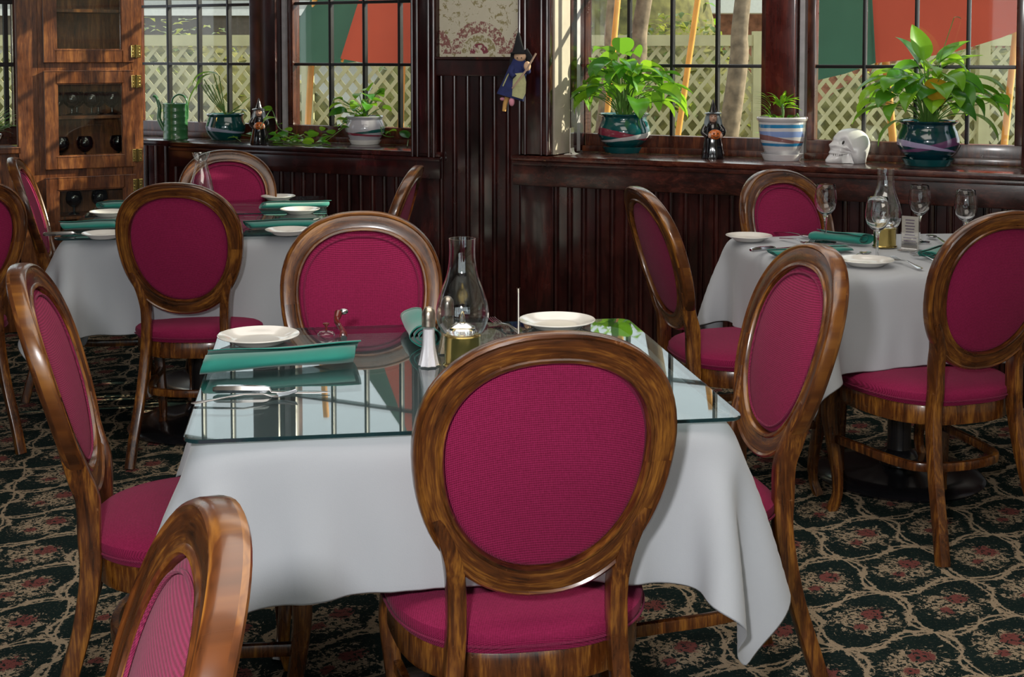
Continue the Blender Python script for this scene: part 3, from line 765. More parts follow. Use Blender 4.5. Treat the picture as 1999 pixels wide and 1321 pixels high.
def spoon_bm():
    bm = bmesh.new()
    utensil_strip(bm, [(-.09, .003, .004, .002), (-.083, .009, .004, .0025), (-.045, .006, .008, .0025), (0, .0035, .012, .003), (.035, .003, .009, .003), (.042, .006, .007, .002)])
    ellip(bm, (.066, 0, .0085), (.027, .018, .0075), u=20, v=12, fn=lambda p: Vector((p.x, p.y, min(p.z, .12 if p.length > 0 else 0)-(0 if p.z < 0 else .35*(1-p.x*p.x-p.y*p.y)))))
    return bm
def knife_bm():
    bm = bmesh.new()
    utensil_strip(bm, [(-.105, .006, .009, .009), (-.098, .0105, .009, .015), (-.06, .0110, .009, .016), (-.01, .0095, .0085, .014), (.002, .006, .008, .010), (.006, .009, .004, .003), (.04, .011, .003, .0025), (.09, .010, .003, .002), (.115, .003, .003, .0015)])
    return bm
proto = {}
def put(kind, builder, mat_, x, y, z, deg, label, group, tilt=0, scale=1):
    cat = {'steak_knife': 'knife', 'dinner_fork': 'fork'}.get(kind, kind)
    if kind not in proto: o = obj(kind, builder(), mat_); proto[kind] = o
    else: o = proto[kind].copy(); col.objects.link(o)
    o.location = (x, y, z); o.rotation_euler = (0, tilt, math.radians(deg)); o.scale = (scale,)*3
    return tag(o, label, cat, group)
def putp(kind, builder, mat_, a, b, z, label, group, roll=0, size=.20):
    """lay an object so that it spans from picture point a (tail) to b (tip) on height z"""
    p = atz(*a, z); q = atz(*b, z); m = (p+q)/2; d = q-p
    return put(kind, builder, mat_, m.x, m.y, z, math.degrees(math.atan2(d.y, d.x)), label, group, 0, 1.0)
S = M['steel']
putp('fork', fork_bm, S, (420, 700), (606, 690), ZG, 'silver fork between the plate and the teal napkin on the near table', 'forks')
putp('dinner_knife', knife_bm, S, (400, 768), (650, 768), ZG, 'thick-handled steel knife at the near left corner of the near table', 'knives')
putp('fork', fork_bm, S, (388, 790), (562, 776), ZG, 'silver fork lying beside the steel knife on the near table', 'forks', 1)
putp('fork', fork_bm, S, (1010, 652), (975, 636), ZG, 'silver fork near the white plate behind the front chair', 'forks')
putp('fork', fork_bm, S, (1808, 530), (1735, 505), ZC, 'silver fork at the near edge of the right table, left of two', 'forks')
putp('fork', fork_bm, S, (1850, 520), (1772, 498), ZC, 'silver fork at the near edge of the right table, right of two', 'forks')
putp('spoon', spoon_bm, S, (1530, 468), (1575, 478), ZC, 'silver spoon beside the far left plate of the right table', 'spoons')
putp('dinner_knife', knife_bm, S, (1475, 492), (1545, 484), ZC, 'silver knife in front of the far left plate of the right table', 'knives')
putp('fork', fork_bm, S, (1545, 492), (1600, 468), ZC, 'silver fork beside the teal napkin on the right table', 'forks')
putp('spoon', spoon_bm, S, (1660, 508), (1690, 497), ZC, 'silver spoon left of the near wine glass on the right table', 'spoons')
putp('spoon', spoon_bm, S, (1850, 478), (1812, 462), ZC, 'silver spoon at the far right of the right table', 'spoons')
putp('spoon', spoon_bm, S, (1530, 458), (1560, 462), ZC, 'dark silver spoon nearest the wall on the right table', 'spoons')
putp('fork', fork_bm, S, (530, 400), (555, 408), ZG, 'silver fork on the farther far left table', 'forks')
putp('fork', fork_bm, S, (505, 438), (530, 447), ZG, 'silver fork on the nearer far left table, right end', 'forks')
putp('dinner_knife', knife_bm, S, (125, 460), (165, 458), ZG, 'silver knife at the left end of the nearer far left table', 'knives')

def napkin_bm(Ln=.27, wd=.040, ht=.015, turns=2.2, twist=.0, seed=0):
    """rolled linen napkin: flattened spiral, axis along x"""
    rnd = random.Random(seed); bm = bmesh.new(); nS = 14; nT = 70; rings = []
    for i in range(nS+1):
        s = i/nS; x = (s-.5)*Ln; pin = 1-.14*math.sin(PI*s*1.0)*(.5+.5*math.sin(seed+3*s)); row = []
        for j in range(nT+1):
            t = j/nT; a = 2*PI*turns*t+twist*s*2; r = .16+.84*t
            r *= 1+.03*math.sin(5*a+seed+4*s)
            y = wd*r*math.cos(a)*pin; z = ht*r*math.sin(a)*(1+.10*math.sin(7*s+seed))+ht*1.02
            xx = x+.010*math.sin(a*1.0+seed)*(1 if 0 < i < nS else 1.4)*t+(.02*t if i == nS else 0)
            row.append(bm.verts.new((xx, y, max(z, .0008))))
        rings.append(row)
    for A, B in zip(rings, rings[1:]):
        for j in range(nT): bm.faces.new((A[j], A[j+1], B[j+1], B[j]))
    return bm
nk = [0]
def napkin(a, b, z, label, wd=.040, ht=.015, twist=0, turns=2.2, ln=None):
    p = atz(*a, z); q = atz(*b, z); m = (p+q)/2; d = q-p; nk[0] += 1
    o = obj('napkin', napkin_bm(ln or d.length, wd, ht, turns, twist, nk[0]), M['napkin'], ang=60)
    md = o.modifiers.new('thick', 'SOLIDIFY'); md.thickness = .0016; md.offset = 0
    o.location = (m.x, m.y, z); o.rotation_euler = (0, 0, math.atan2(d.y, d.x))
    return tag(o, label, 'napkin', 'teal napkins')
napkin((397, 730), (680, 708), ZG, 'flat rolled teal napkin on the near left corner of the near glass table', .050, .021, .22)
napkin((836, 684), (812, 640), ZG, 'teal napkin roll pointing end-on behind the salt shaker', .038, .024, .3, 3.2, .20)
napkin((122, 450), (222, 446), ZG, 'teal napkin at the left end of the nearer far left table', .055, .016)
napkin((484, 448), (612, 443), ZG, 'teal napkin behind the plate at the right end of the nearer far left table', .055, .016)
napkin((196, 409), (262, 406), ZG, 'teal napkin at the left end of the farther far left table', .05, .016)
napkin((511, 408), (633, 405), ZG, 'teal napkin behind the plate on the farther far left table', .05, .014)
napkin((418, 388), (450, 388), ZG, 'small teal napkin at the far edge behind the dark-framed chair', .04, .014)
napkin((1590, 470), (1682, 478), ZC, 'teal napkin behind the left wine glass on the right table', .045, .019, .5)
napkin((1508, 500), (1650, 490), ZC, 'teal napkin lying across the right table just above the side-on chair', .04, .010, .3)
napkin((1812, 505), (1862, 490), ZC, 'teal napkin at the right of the right table, partly behind the chair', .034, .014)

def wine_glass(px, py, z, label, s=1.0):
    p = atz(px, py, z)
    if 'wg' not in proto:
        t = thing('wine_glass', label, 'wine glass', (0, 0, 0), 0, 'stemmed wine glasses')
        bm = bmesh.new(); lathe(bm, [(.0004, .082), (.004, .083), (.016, .089), (.029, .104), (.034, .122), (.0335, .140), (.030, .162), (.0275, .178), (.0267, .179), (.0263, .178), (.0288, .162), (.0322, .140), (.0326, .122), (.0275, .105), (.015, .0915), (.0004, .087)], 40, cap=False); obj('bowl', bm, M['clear'], t)
        bm = bmesh.new(); lathe(bm, [(.0075, .0055), (.0048, .012), (.0038, .03), (.004, .06), (.006, .076), (.0095, .0838)], 20); obj('stem', bm, M['clear'], t)
        bm = bmesh.new(); lathe(bm, [(.0004, .0), (.033, .0005), (.0335, .002), (.018, .0035), (.0072, .0054), (.0004, .0056)], 40, cap=False); obj('foot', bm, M['clear'], t)
        proto['wg'] = t; o = t
    else: o = copy_tree(proto['wg'])
    o.location = (p.x, p.y, z); o.scale = (s,)*3; o['label'] = label; return o
wine_glass(1611, 473, ZC, 'leftmost wine glass on the right table, in front of the teal napkin', 1.12)
wine_glass(1712, 509, ZC, 'wine glass nearest the camera, beside the lamp on the right table', 1.12)
wine_glass(1794, 472, ZC, 'wine glass behind the card holder on the right table', 1.10)
wine_glass(1884, 486, ZC, 'rightmost wine glass, partly hidden by the front chair', 1.10)

def lamp(px, py, z, label, s=1.0, kind='hurricane'):
    p = atz(px, py, z); t = thing('oil_lamp', label, 'lamp', (p.x, p.y, z), 0, 'table oil lamps')
    bm = bmesh.new(); lathe(bm, [(.001, .0), (.040, .0), (.041, .002), (.0385, .005), (.037, .006), (.037, .060), (.0385, .062), (.0365, .064), (.034, .062), (.001, .061)], 44); obj('brass_base', bm, M['brass'], t)
    bm = bmesh.new(); pr = [(.036, .0655), (.043, .072), (.051, .088), (.0545, .106), (.052, .128), (.044, .155), (.034, .182), (.0285, .208), (.0268, .235), (.0275, .262)]
    outer = [Vector((r, 0, z_)) for r, z_ in pr]; sp = spline(outer, 5)
    lathe(bm, [(q.x, q.z) for q in sp]+[(q.x-.0014, q.z) for q in reversed(sp)], 48, cap=False); ob = obj('glass_chimney', bm, M['clear_thin'], t)
    bm = bmesh.new(); lathe(bm, [(.0005, .0645), (.028, .0647), (.030, .070), (.026, .080), (.012, .086), (.006, .088), (.0055, .098), (.003, .108), (.0005, .112)], 28, cap=False); obj('oil_insert', bm, M['clear'], t)
    for c in [x for x in col.objects if x.parent == t]: c.scale = (s,)*3
    return t
lamp(903, 712, ZG, 'glass hurricane oil lamp with brass base on the near glass table')
lamp(1727, 481, ZC, 'glass hurricane oil lamp with brass base on the right table', 1.0)
# flared glass chimney on the far left table
p = atz(394, 415, ZG); t = thing('glass_carafe', 'clear glass vase with flared rim on the far left tables behind the dark chair', 'vase', (p.x, p.y, ZG))
bm = bmesh.new(); pr = [(.052, .0), (.056, .006), (.058, .03), (.054, .08), (.044, .13), (.032, .17), (.0255, .200), (.026, .212), (.036, .236), (.038, .242)]
sp = spline([Vector((r*.95, 0, z)) for r, z in pr], 5); lathe(bm, [(.0005, 0)]+[(q.x, q.z) for q in sp]+[(q.x-.0016, max(q.z, .004)) for q in reversed(sp)]+[(.0005, .004)], 44, cap=False); obj('glass_body', bm, M['clear_thin'], t)

# salt and pepper shakers
def shaker(px, py, fill, label):
    p = atz(px, py, ZG); t = thing('shaker', label, 'shaker', (p.x, p.y, ZG), 0, 'salt and pepper shakers')
    wav = lambda a, z: 1+(.09*math.cos(8*a))*max(0, 1-z/.07)+.02*math.cos(8*a)
    bm = bmesh.new(); lathe(bm, [(.001, .0), (.023, .0), (.0235, .003), (.0185, .018), (.0145, .04), (.013, .065), (.0128, .086), (.001, .087)], 48, wav=wav, cap=False); obj('fluted_glass', bm, M['shaker_glass'], t)
    bm = bmesh.new(); lathe(bm, [(.001, .003), (.0195, .0031), (.0165, .018), (.0128, .04), (.0115, .065), (.0112, .078), (.001, .079)], 32, wav=wav, cap=False); obj('contents', bm, fill, t)
    bm = bmesh.new(); lathe(bm, [(.0135, .083), (.0142, .086), (.0132, .089), (.0140, .092), (.0130, .095), (.0138, .098), (.0135, .101), (.0138, .108), (.012, .116), (.007, .1225), (.001, .1245)], 32); cp = obj('metal_cap', bm, M['chrome_cap'], t)
    return t
shaker(837, 715, M['salt'], 'fluted glass salt shaker left of the oil lamp on the near table')
shaker(874, 690, M['pepper'], 'pepper shaker just behind the oil lamp on the near table')
# small glass stopper dish with dark red knob and a dark red curved handle
p = atz(637, 656, ZG); t = thing('glass_dish', 'small clear lidded glass dish with a dark red knob on the near table', 'dish', (p.x, p.y, ZG))
bm = bmesh.new(); lathe(bm, [(.0005, 0), (.018, .0), (.0195, .003), (.0195, .007), (.015, .011), (.006, .013), (.0005, .0135)], 32, cap=False); obj('dish', bm, M['clear_thin'], t)
bm = bmesh.new(); lathe(bm, [(.0030, .0137), (.0026, .020), (.003, .023), (.0075, .0275), (.0075, .030), (.001, .0315)], 20); obj('knob', bm, M['dark_red'], t)
p = atz(668, 655, ZG); t = thing('bottle_opener', 'dark red curved wooden handle with metal ends lying on the near table', 'opener', (p.x, p.y, ZG), math.radians(100)); t.scale = (1.2,)*3
bm = bmesh.new(); sweep(bm, spline([(-.05, 0, .012), (-.02, .0, .013), (.02, .003, .014), (.045, .008, .02), (.06, .004, .032)], 6), lambda t_: (.0075-.003*math.sin(PI*t_), .0095-.003*math.sin(PI*t_)), 10, up=Vector((0, 0, 1))); obj('handle', bm, M['dark_red'], t)
bm = bmesh.new(); sweep(bm, spline([(-.068, 0, .009), (-.055, .0, .010), (-.048, 0, .012)], 4), .006, 10, up=Vector((0, 0, 1))); obj('metal_end', bm, M['steel'], t)
bm = bmesh.new(); ellip(bm, (.062, -.006, .034), (.007, .009, .006)); obj('metal_end', bm, M['steel'], t)
# table card holders
def card_holder(p, rz, h, w_, label, lines=True, m=None):
    t = thing('card_holder', label, 'card holder', p, rz, 'clear card holders')
    bm = bmesh.new(); rbox(bm, (-w_*.55, -.028, 0), (w_*.55, .028, .0025), None, .001); sweep(bm, spline([(0, -.026, .002), (0, -.010, .006), (0, -.004, .016), (0, -.0035, .03)], 4), (w_*.5, .0012), 4, square=True, up=Vector((0, 1, 0))); obj('foot', bm, m or M['acrylic'], t)
    bm = bmesh.new(); rbox(bm, (-w_/2, -.0035, .003), (w_/2, -.0023, h)); rbox(bm, (-w_/2, .0023, .003), (w_/2, .0035, h)); obj('sleeve', bm, M['acrylic'], t)
    bm = bmesh.new(); rbox(bm, (-w_/2+.002, -.0012, .004), (w_/2-.002, .0012, h-.002)); cd = obj('card', bm, M['paper'], t)
    if lines:
        bm = bmesh.new(); rnd = random.Random(4)
        for k in range(9):
            z = h*.86-k*h*.085; ww = w_*(.22+.16*rnd.random()); rbox(bm, (-ww, -.0018, z), (ww, -.0013, z+.0035))
        obj('print_lines', bm, M['ink'], cd)
    return t
p = atz(1776, 489, ZC); card_holder((p.x, p.y, ZC), math.radians(-38), .115, .060, 'clear card holder with a printed card beside the lamp on the right table')
p = atz(1012, 655, ZG); card_holder((p.x, p.y, ZG), math.radians(90), .105, .058, 'card holder seen edge-on as a thin white upright on the near table', False)
p = atz(1116, 301, .931); card_holder((p.x, p.y, .931), math.radians(72), .125, .060, 'white card holder seen edge-on at the left end of the right window sill', False, M['paper'])

# ================================================================== pots and plants
def leaf(bm, base, az, ln, wd, rise, droop, fold=.25, mi=0, n=9, rot=0, wav=0):
    """arched blade starting at base heading az; rise/droop angles in radians"""
    p = Vector(base); prev = None; h = Vector((math.cos(az), math.sin(az), 0)); side = Vector((-math.sin(az), math.cos(az), 0))
    for i in range(n+1):
        t = i/n; ang = rise+(droop-rise)*t; d = h*math.cos(ang)+Vector((0, 0, 1))*math.sin(ang)
        if i: p = p+d*(ln/n)
        wv = wd*max(.02, (math.sin(PI*min(1, t**.72))**.85 if t < 1 else 0))*(1 if t < 1 else .02)
        nrm = -h*math.sin(ang)+Vector((0, 0, 1))*math.cos(ang)
        sd = (side*math.cos(rot)+nrm*math.sin(rot)); nn = (nrm*math.cos(rot)-side*math.sin(rot))
        wz = wav*math.sin(t*9+az*3)
        row = [bm.verts.new(p+sd*wv+nn*(fold*wv+wz)), bm.verts.new(p+sd*wv*.5+nn*fold*wv*.62), bm.verts.new(p), bm.verts.new(p-sd*wv*.5+nn*fold*wv*.62), bm.verts.new(p-sd*wv+nn*(fold*wv-wz))]
        if prev:
            for k in range(4): bm.faces.new((prev[k], prev[k+1], row[k+1], row[k])).material_index = mi
        prev = row
def clear_of_walls(bm, t, umin=None, umax=None):
    loc = Vector(t.location)
    for v in bm.verts:
        p = v.co+loc; q = Vector((p.x, p.y))-A0; u, vv = q.dot(EU), q.dot(EN)
        nv = min(vv, .385+.02*math.sin(p.z*40)*0); nu = u
        if umin is not None and vv > -.02: nu = max(nu, umin+.012*(1+math.sin(p.z*31+p.x*17)))
        if umax is not None and vv > -.02: nu = min(nu, umax)
        z = p.z if (vv < -.01 or p.z > .935) else .935
        r = W(nu, nv, z); v.co = r-loc
def pot(t, prof, m, saucer=None, sm=None, soil_z=None, soil_r=None, rim=None):
    bm = bmesh.new(); lathe(bm, prof, 48, cap=False); obj('pot', bm, m, t)
    bm = bmesh.new(); lathe(bm, [(.001, soil_z-.002), (soil_r, soil_z), (.001, soil_z+.008)], 32, cap=False); obj('soil', bm, M['soil'], t)
    if saucer:
        bm = bmesh.new(); lathe(bm, saucer, 48, cap=False); obj('saucer', bm, sm or m, t)
def lily(t, n, top, spread, seed, soil_z, lw=.040, lime=.35, yellow=False, ex=()):
    rnd = random.Random(seed); bm = bmesh.new(); bs = bmesh.new()
    for i in range(n):
        az = i*2.39996+rnd.random()*.5; q = (i+.5)/n; out = spread*(.12+.62*q)*rnd.uniform(.8, 1.15); hgt = top*(.95-.62*q)*rnd.uniform(.8, 1.08)
        r0 = .03*math.sqrt(rnd.random()); b = Vector((r0*math.cos(az), r0*math.sin(az), soil_z)); e = Vector((out*math.cos(az), out*math.sin(az), soil_z+hgt*.72))
        m_ = (b+e)/2+Vector((-.15*out*math.cos(az), -.15*out*math.sin(az), .16*hgt)); sweep(bs, spline([b, m_, e], 4), lambda s_: .0026-.001*s_, 5)
        mi = 1 if rnd.random() < lime else 0
        leaf(bm, e, az+rnd.uniform(-.4, .4), rnd.uniform(.13, .19), lw*rnd.uniform(.75, 1.1), rnd.uniform(.25, .9)-.3*q, rnd.uniform(-1.35, -.45)-.2*q, rnd.uniform(.15, .4), mi, rot=rnd.uniform(-.5, .5), wav=.003)
    for (az, ln, hgt, out, rs, dr, mi) in ex:
        e = Vector((out*math.cos(az), out*math.sin(az), soil_z+hgt)); sweep(bs, spline([Vector((0, 0, soil_z)), e*.5+Vector((0, 0, soil_z*.5+.02)), e], 4), .0024, 5)
        leaf(bm, e, az, ln, lw*1.15, rs, dr, .25, mi)
    clear_of_walls(bm, t, 2.27, 4.19)
    obj('foliage', bm, [M['leaf'], M['leaf_lime'], M['leaf_yellow']], t); obj('stems', bs, M['stem'], t)
belly = lambda s: [(r*s, z*s) for r, z in [(.001, .0), (.062, .0), (.072, .008), (.108, .036), (.122, .066), (.122, .090), (.112, .120), (.104, .138), (.106, .148), (.120, .158), (.121, .162), (.112, .163), (.098, .150), (.096, .135), (.001, .13)]]
sauc = lambda r, h: [(.001, .0), (r*.86, .0), (r, h), (r*1.01, h*1.1), (r*.97, h*1.12), (r*.84, h*.35), (.001, h*.3)]
ZS = .931
def pot_thing(px, py, name, label, cat='potted plant', group=None, z=ZS):
    p = atz(px, py, z); return thing(name, label, cat, (p.x, p.y, z), 0, group)
def lift(prof, dz): return [(r, z+dz) for r, z in prof]
# right sill, left pot
t = pot_thing(1218, 297, 'potted_peace_lily', 'leafy green plant in teal pot with red and white band on right sill')
pot(t, lift(belly(1.03), .018), M['pot_teal_stripe'], sauc(.105, .026), M['teal_glaze'], .165, .10)
lily(t, 54, .42, .30, 5, .165, .050, .3, ex=[(.1, .17, .20, .17, .35, -.3, 0), (-.3, .18, .15, .18, .3, -.6, 0), (2.0, .16, .30, .08, .8, -.6, 0), (1.2, .15, .30, .06, 1.2, .1, 0), (3.3, .15, .12, .19, .2, -.8, 0), (2.9, .14, .16, .17, .3, -.3, 0), (-.15, .15, .08, .15, .2, -1.2, 1), (.2, .16, .12, .11, .1, -1.3, 1)])
# right sill, right pot
t = pot_thing(1811, 322, 'potted_peace_lily', 'bright green plant in a dark teal pot with violet band, right on the right sill')
pot(t, lift(belly(1.05), .018), M['pot_teal_violet'], sauc(.108, .026), M['teal_glaze'], .168, .10)
lily(t, 52, .37, .30, 11, .168, .046, .65, ex=[(.35, .20, .26, .05, .9, .2, 0), (.1, .20, .24, .05, .5, .1, 1), (1.9, .18, .27, .04, 1.3, .9, 1), (2.4, .16, .26, .05, 1.2, .5, 0), (3.1, .18, .20, .14, .1, -.7, 1), (3.4, .15, .16, .20, .1, -1.0, 1), (0, .17, .12, .20, .1, -1.0, 0), (-.2, .17, .05, .17, -.2, -1.3, 0), (-1.55, .14, .20, .06, -.9, -1.5, 2), (2.8, .15, .02, .12, -.4, -1.4, 0), (-.1, .18, .20, .16, .2, -.9, 0)])
bm = bmesh.new(); sweep(bm, spline([(.0, 0, .19), (.04, 0, .42), (.10, 0, .62)], 6), .0018, 5); leaf(bm, Vector((.10, 0, .62)), 0, .035, .01, .5, -.8); obj('flower_stalk', bm, M['stem'], t)
# blue-striped white pot
t = pot_thing(1526, 312, 'potted_succulent', 'small lime-green succulent in a white pot with blue stripes on the right sill')
pot(t, lift([(.001, 0), (.066, 0), (.074, .008), (.094, .06), (.102, .11), (.104, .150), (.110, .156), (.113, .166), (.110, .172), (.100, .172), (.094, .165), (.092, .15), (.001, .148)], .02), M['pot_blue'], sauc(.092, .026), M['white_glaze'], .175, .093)
bm = bmesh.new(); rnd = random.Random(2)
for i in range(26):
    az = rnd.random()*2*PI; b = Vector((.0+.015*math.cos(az), .015*math.sin(az), .23+.03*rnd.random())); leaf(bm, b, az, rnd.uniform(.05, .085), .0085, rnd.uniform(.2, 1.4), rnd.uniform(-.8, .6), .5, 1, 6)
for i in range(12):
    az = rnd.random()*2*PI; leaf(bm, Vector((.04*math.cos(az), .04*math.sin(az), .178)), az, .06, .007, 1.0, -.2, .5, 0, 6)
for i in range(9):
    az = rnd.uniform(2.6, 3.8); leaf(bm, Vector((-.05, .0, .175+.01*i)), az, .10, .004, 1.3, -.1, .3, 0, 7)
obj('foliage', bm, [M['leaf'], M['leaf_lime']], t)
bm = bmesh.new(); sweep(bm, spline([(0, 0, .175), (.004, 0, .21), (0, 0, .255)], 4), .006, 7); sweep(bm, spline([(.065, 0, .175), (.07, -.01, .19), (.066, 0, .205)], 4), .004, 6); obj('stems', bm, M['stem'], t)
# skull
def skull():
    p = atz(1657, 317, ZS); t = thing('skull_ornament', 'frosted white skull ornament facing left on the right window sill', 'skull', (p.x, p.y, ZS), 0)
    k = .00043; cx, cz = 1690, 760
    out = [(1452, 893), (1450, 872), (1470, 842), (1492, 815), (1486, 795), (1500, 772), (1494, 745), (1488, 715), (1512, 694), (1530, 672), (1535, 645), (1560, 612), (1600, 576), (1650, 557), (1720, 550), (1790, 562), (1845, 595), (1878, 640), (1894, 700), (1888, 755), (1872, 810), (1855, 860), (1840, 893), (1740, 896), (1640, 896), (1540, 896)]
    sp = spline([Vector((x, 0, y)) for x, y in out+out[:1]], 4)[:-1]; prev = None; bm = bmesh.new(); NP = 22
    for i in range(NP+1):
        ph = -PI/2+PI*(i*.985+.0075*NP)/NP; s_ = math.cos(ph)**.62; y = .072*math.sin(ph); ring = []
        for q in sp:
            face = max(0, min(1, (1600-q.x)/140))          # the face is narrower than the braincase
            c = Vector((((cx+(q.x-cx)*s_)-cx)*k, y*(1-.38*face), max(0, (896-(cz+30+(q.z-cz-30)*s_))*k)))
            if q.z > 880: c.z = 0
            for (ex, ez, er, dp) in ((1592, 685, 46, .016), (1520, 742, 26, .009), (1620, 800, 50, .007)):
                d = math.hypot(cx+(q.x-cx)*s_-ex, cz+30+(q.z-cz-30)*s_-ez)
                if d < er and abs(y) > .012: c.y -= math.copysign(dp*(1-(d/er)**2), y)
            ring.append(bm.verts.new(c))
        if prev:
            for q in range(len(ring)): bm.faces.new((prev[q], prev[(q+1) % len(ring)], ring[(q+1) % len(ring)], ring[q]))
        else: bm.faces.new(ring)
        prev = ring
    bm.faces.new(prev)
    a = N('frosted_wax'); a.pbr((.70, .70, .72), .28, Subsurface_Weight=.35, Subsurface_Radius=(.03, .03, .03), coat=.3)
    b_ = obj('skull_body', bm, a.m, t, ang=180)
    bm = bmesh.new()
    for sy in (-1, 1): ellip(bm, ((1588-cx)*k, sy*.049, (896-688)*k), (.0045, .005, .009), Matrix.Rotation(.45, 4, 'Y'), u=12, v=8)
    for sy in (-1, 1):
        for n_ in range(5): rbox(bm, (-.0009, -.001, -.0045), (.0009, .001, .0045), lambda x, y, z, n_=n_, sy=sy: Vector(((1505+n_*18-cx)*k+x, sy*(.030+.0042*n_)+y, (896-812)*k+z)))
    obj('dark_markings', bm, M['black_ink'], t)
    t.rotation_euler = (0, 0, math.radians(6))
skull()
# small white box on the sill back
p = atz(1307, 290, ZS); bm = bmesh.new(); rbox(bm, (-.042, -.02, 0), (.042, .02, .036), None, .006); o = obj('soap_box', bm, M['white_strip']); o.location = (p.x, p.y, ZS); tag(o, 'small grey-white rounded box between the teal pot and the witch on the right sill', 'box')
# witch figurines
def witch(px, py, label, s=1.0, rz=0):
    p = atz(px, py, ZS); t = thing('witch_figurine', label, 'figurine', (p.x, p.y, ZS), rz, 'ceramic witch figurines'); t.scale = (s,)*3
    bm = bmesh.new(); lathe(bm, [(.001, 0), (.050, 0), (.052, .008), (.043, .06), (.036, .10), (.040, .125), (.030, .155), (.012, .165), (.001, .167)], 36, wav=lambda a, z: 1+.06*math.cos(9*a)*max(0, 1-z/.12), cap=False); obj('robe', bm, M['black_gloss'], t)
    bm = bmesh.new()
    for sx in (-1, 1): sweep(bm, spline([(sx*.030, 0, .148), (sx*.046, -.014, .118), (sx*.026, -.040, .098)], 5), lambda q: .014-.003*q, 10)
    obj('sleeves', bm, M['black_gloss'], t)
    bm = bmesh.new(); ellip(bm, (0, -.006, .182), (.0195, .0195, .024)); ellip(bm, (0, -.027, .180), (.004, .006, .005)); hd = obj('head', bm, M['skin'], t)
    bm = bmesh.new(); ellip(bm, (-.007, -.024, .188), (.002,)*3, u=8, v=6); ellip(bm, (.007, -.024, .188), (.002,)*3, u=8, v=6); rbox(bm, (-.006, -.0248, .171), (.006, -.0225, .1725)); obj('face_paint', bm, M['black_ink'], hd)
    bm = bmesh.new()
    for sx in (-1, 1): sweep(bm, spline([(sx*.012, .004, .205), (sx*.022, .0, .185), (sx*.029, -.004, .155), (sx*.026, -.008, .14)], 5), lambda q: .010+.003*math.sin(PI*q), 8)
    ellip(bm, (0, .010, .180), (.024, .016, .030)); obj('hair', bm, M['grey_hair'], t)
    bm = bmesh.new(); lathe(bm, [(.001, .199), (.035, .197), (.040, .200), (.036, .204), (.020, .207), (.017, .215), (.010, .238), (.003, .262), (.001, .265)], 28, cap=False); obj('hat', bm, M['black_gloss'], t)
    bm = bmesh.new(); ellip(bm, (.004, -.046, .108), (.029, .021, .023), fn=lambda q: Vector((q.x*(1+.07*math.cos(8*math.atan2(q.y, q.x))), q.y*(1+.07*math.cos(8*math.atan2(q.y, q.x))), q.z)), u=32); pk = obj('pumpkin', bm, M['orange'], t)
    bm = bmesh.new()
    for sx in (-1, 1): ellip(bm, (.004+sx*.009, -.0675, .114), (.003, .0025, .004), u=8, v=6)
    sweep(bm, spline([(-.008, -.0675, .102), (.004, -.069, .096), (.016, -.0675, .102)], 4), .0016, 6); obj('pumpkin_face', bm, M['black_ink'], pk)
    bm = bmesh.new(); ellip(bm, (-.022, -.056, .104), (.008, .009, .012)); ellip(bm, (.029, -.056, .102), (.008, .009, .012)); obj('hands', bm, M['skin'], t)
witch(1391, 308, 'ceramic witch figurine holding a smiling pumpkin, in the middle of the right window sill')
witch(506, 281, 'ceramic witch figurine with pumpkin amid the vines on the left window sill', .9, math.radians(8))
# watering can
t = pot_thing(343, 271, 'watering_can', 'green metal watering can at the left end of the left window sill', 'watering can')
bm = bmesh.new(); R = .066; pr = [(.001, .0), (R*1.03, .0), (R*1.04, .006), (R, .010)]
for z in (.05, .085, .12, .155): pr += [(R, z-.006), (R*1.025, z), (R, z+.006)]
pr += [(R, .185), (R*1.03, .190), (R*1.03, .196), (R*.96, .197), (R*.95, .185), (.001, .184)]
lathe(bm, pr, 48, cap=False); obj('can_body', bm, M['green_can'], t)
bm = bmesh.new(); sweep(bm, spline([(-.058, -.02, .05), (-.085, -.02, .11), (-.082, -.02, .175), (-.098, -.02, .225), (-.115, -.02, .238)], 6), lambda q: .013-.005*q, 12, up=Vector((0, 1, 0))); obj('spout', bm, M['green_can'], t)
bm = bmesh.new(); sweep(bm, spline([(-.02, 0, .19), (-.012, 0, .225), (.02, 0, .245), (.055, 0, .230), (.068, 0, .18), (.066, 0, .11)], 6), (.005, .009), 10, up=Vector((0, 1, 0))); obj('handle', bm, M['green_can'], t)
# teal pot with arching leaves
t = pot_thing(441, 272, 'potted_plant', 'low teal pot with white band and long arching leaves beside the watering can')
t.location.z = ZS
pot(t, lift([(.001, 0), (.075, 0), (.083, .01), (.105, .045), (.110, .07), (.100, .105), (.094, .125), (.104, .138), (.100, .142), (.088, .13), (.001, .12)], .0), banded('teal_low_pot', (.003, .06, .06), [(.045, .062, .1, (.30, .34, .45))]), None, None, .128, .088)
bm = bmesh.new(); bs = bmesh.new()
for (az, ln, wd, hgt, out, rs, dr) in ((3.2, .20, .020, .20, .11, -.6, -1.5), (3.0, .16, .024, .23, .06, .1, -1.5), (3.05, .19, .026, .22, .03, .7, -1.2), (.1, .07, .022, .06, .09, .8, .6), (-.3, .06, .02, .03, .08, .3, -.5), (.5, .07, .016, .02, .06, .5, -.2)):
    e = Vector((out*math.cos(az), out*math.sin(az)-.02, .13+hgt)); sweep(bs, spline([Vector((0, 0, .13)), e*.55+Vector((0, 0, .06)), e], 5), .0028, 6); leaf(bm, e, az, ln, wd, rs, dr)
for k in range(5): sweep(bs, spline([Vector((.005*k, 0, .13)), Vector((-.02-.012*k, -.01, .21)), Vector((-.05-.02*k, -.01, .30))], 5), .0028, 6)
obj('foliage', bm, [M['leaf'], M['leaf_lime']], t); obj('stems', bs, M['stem'], t)
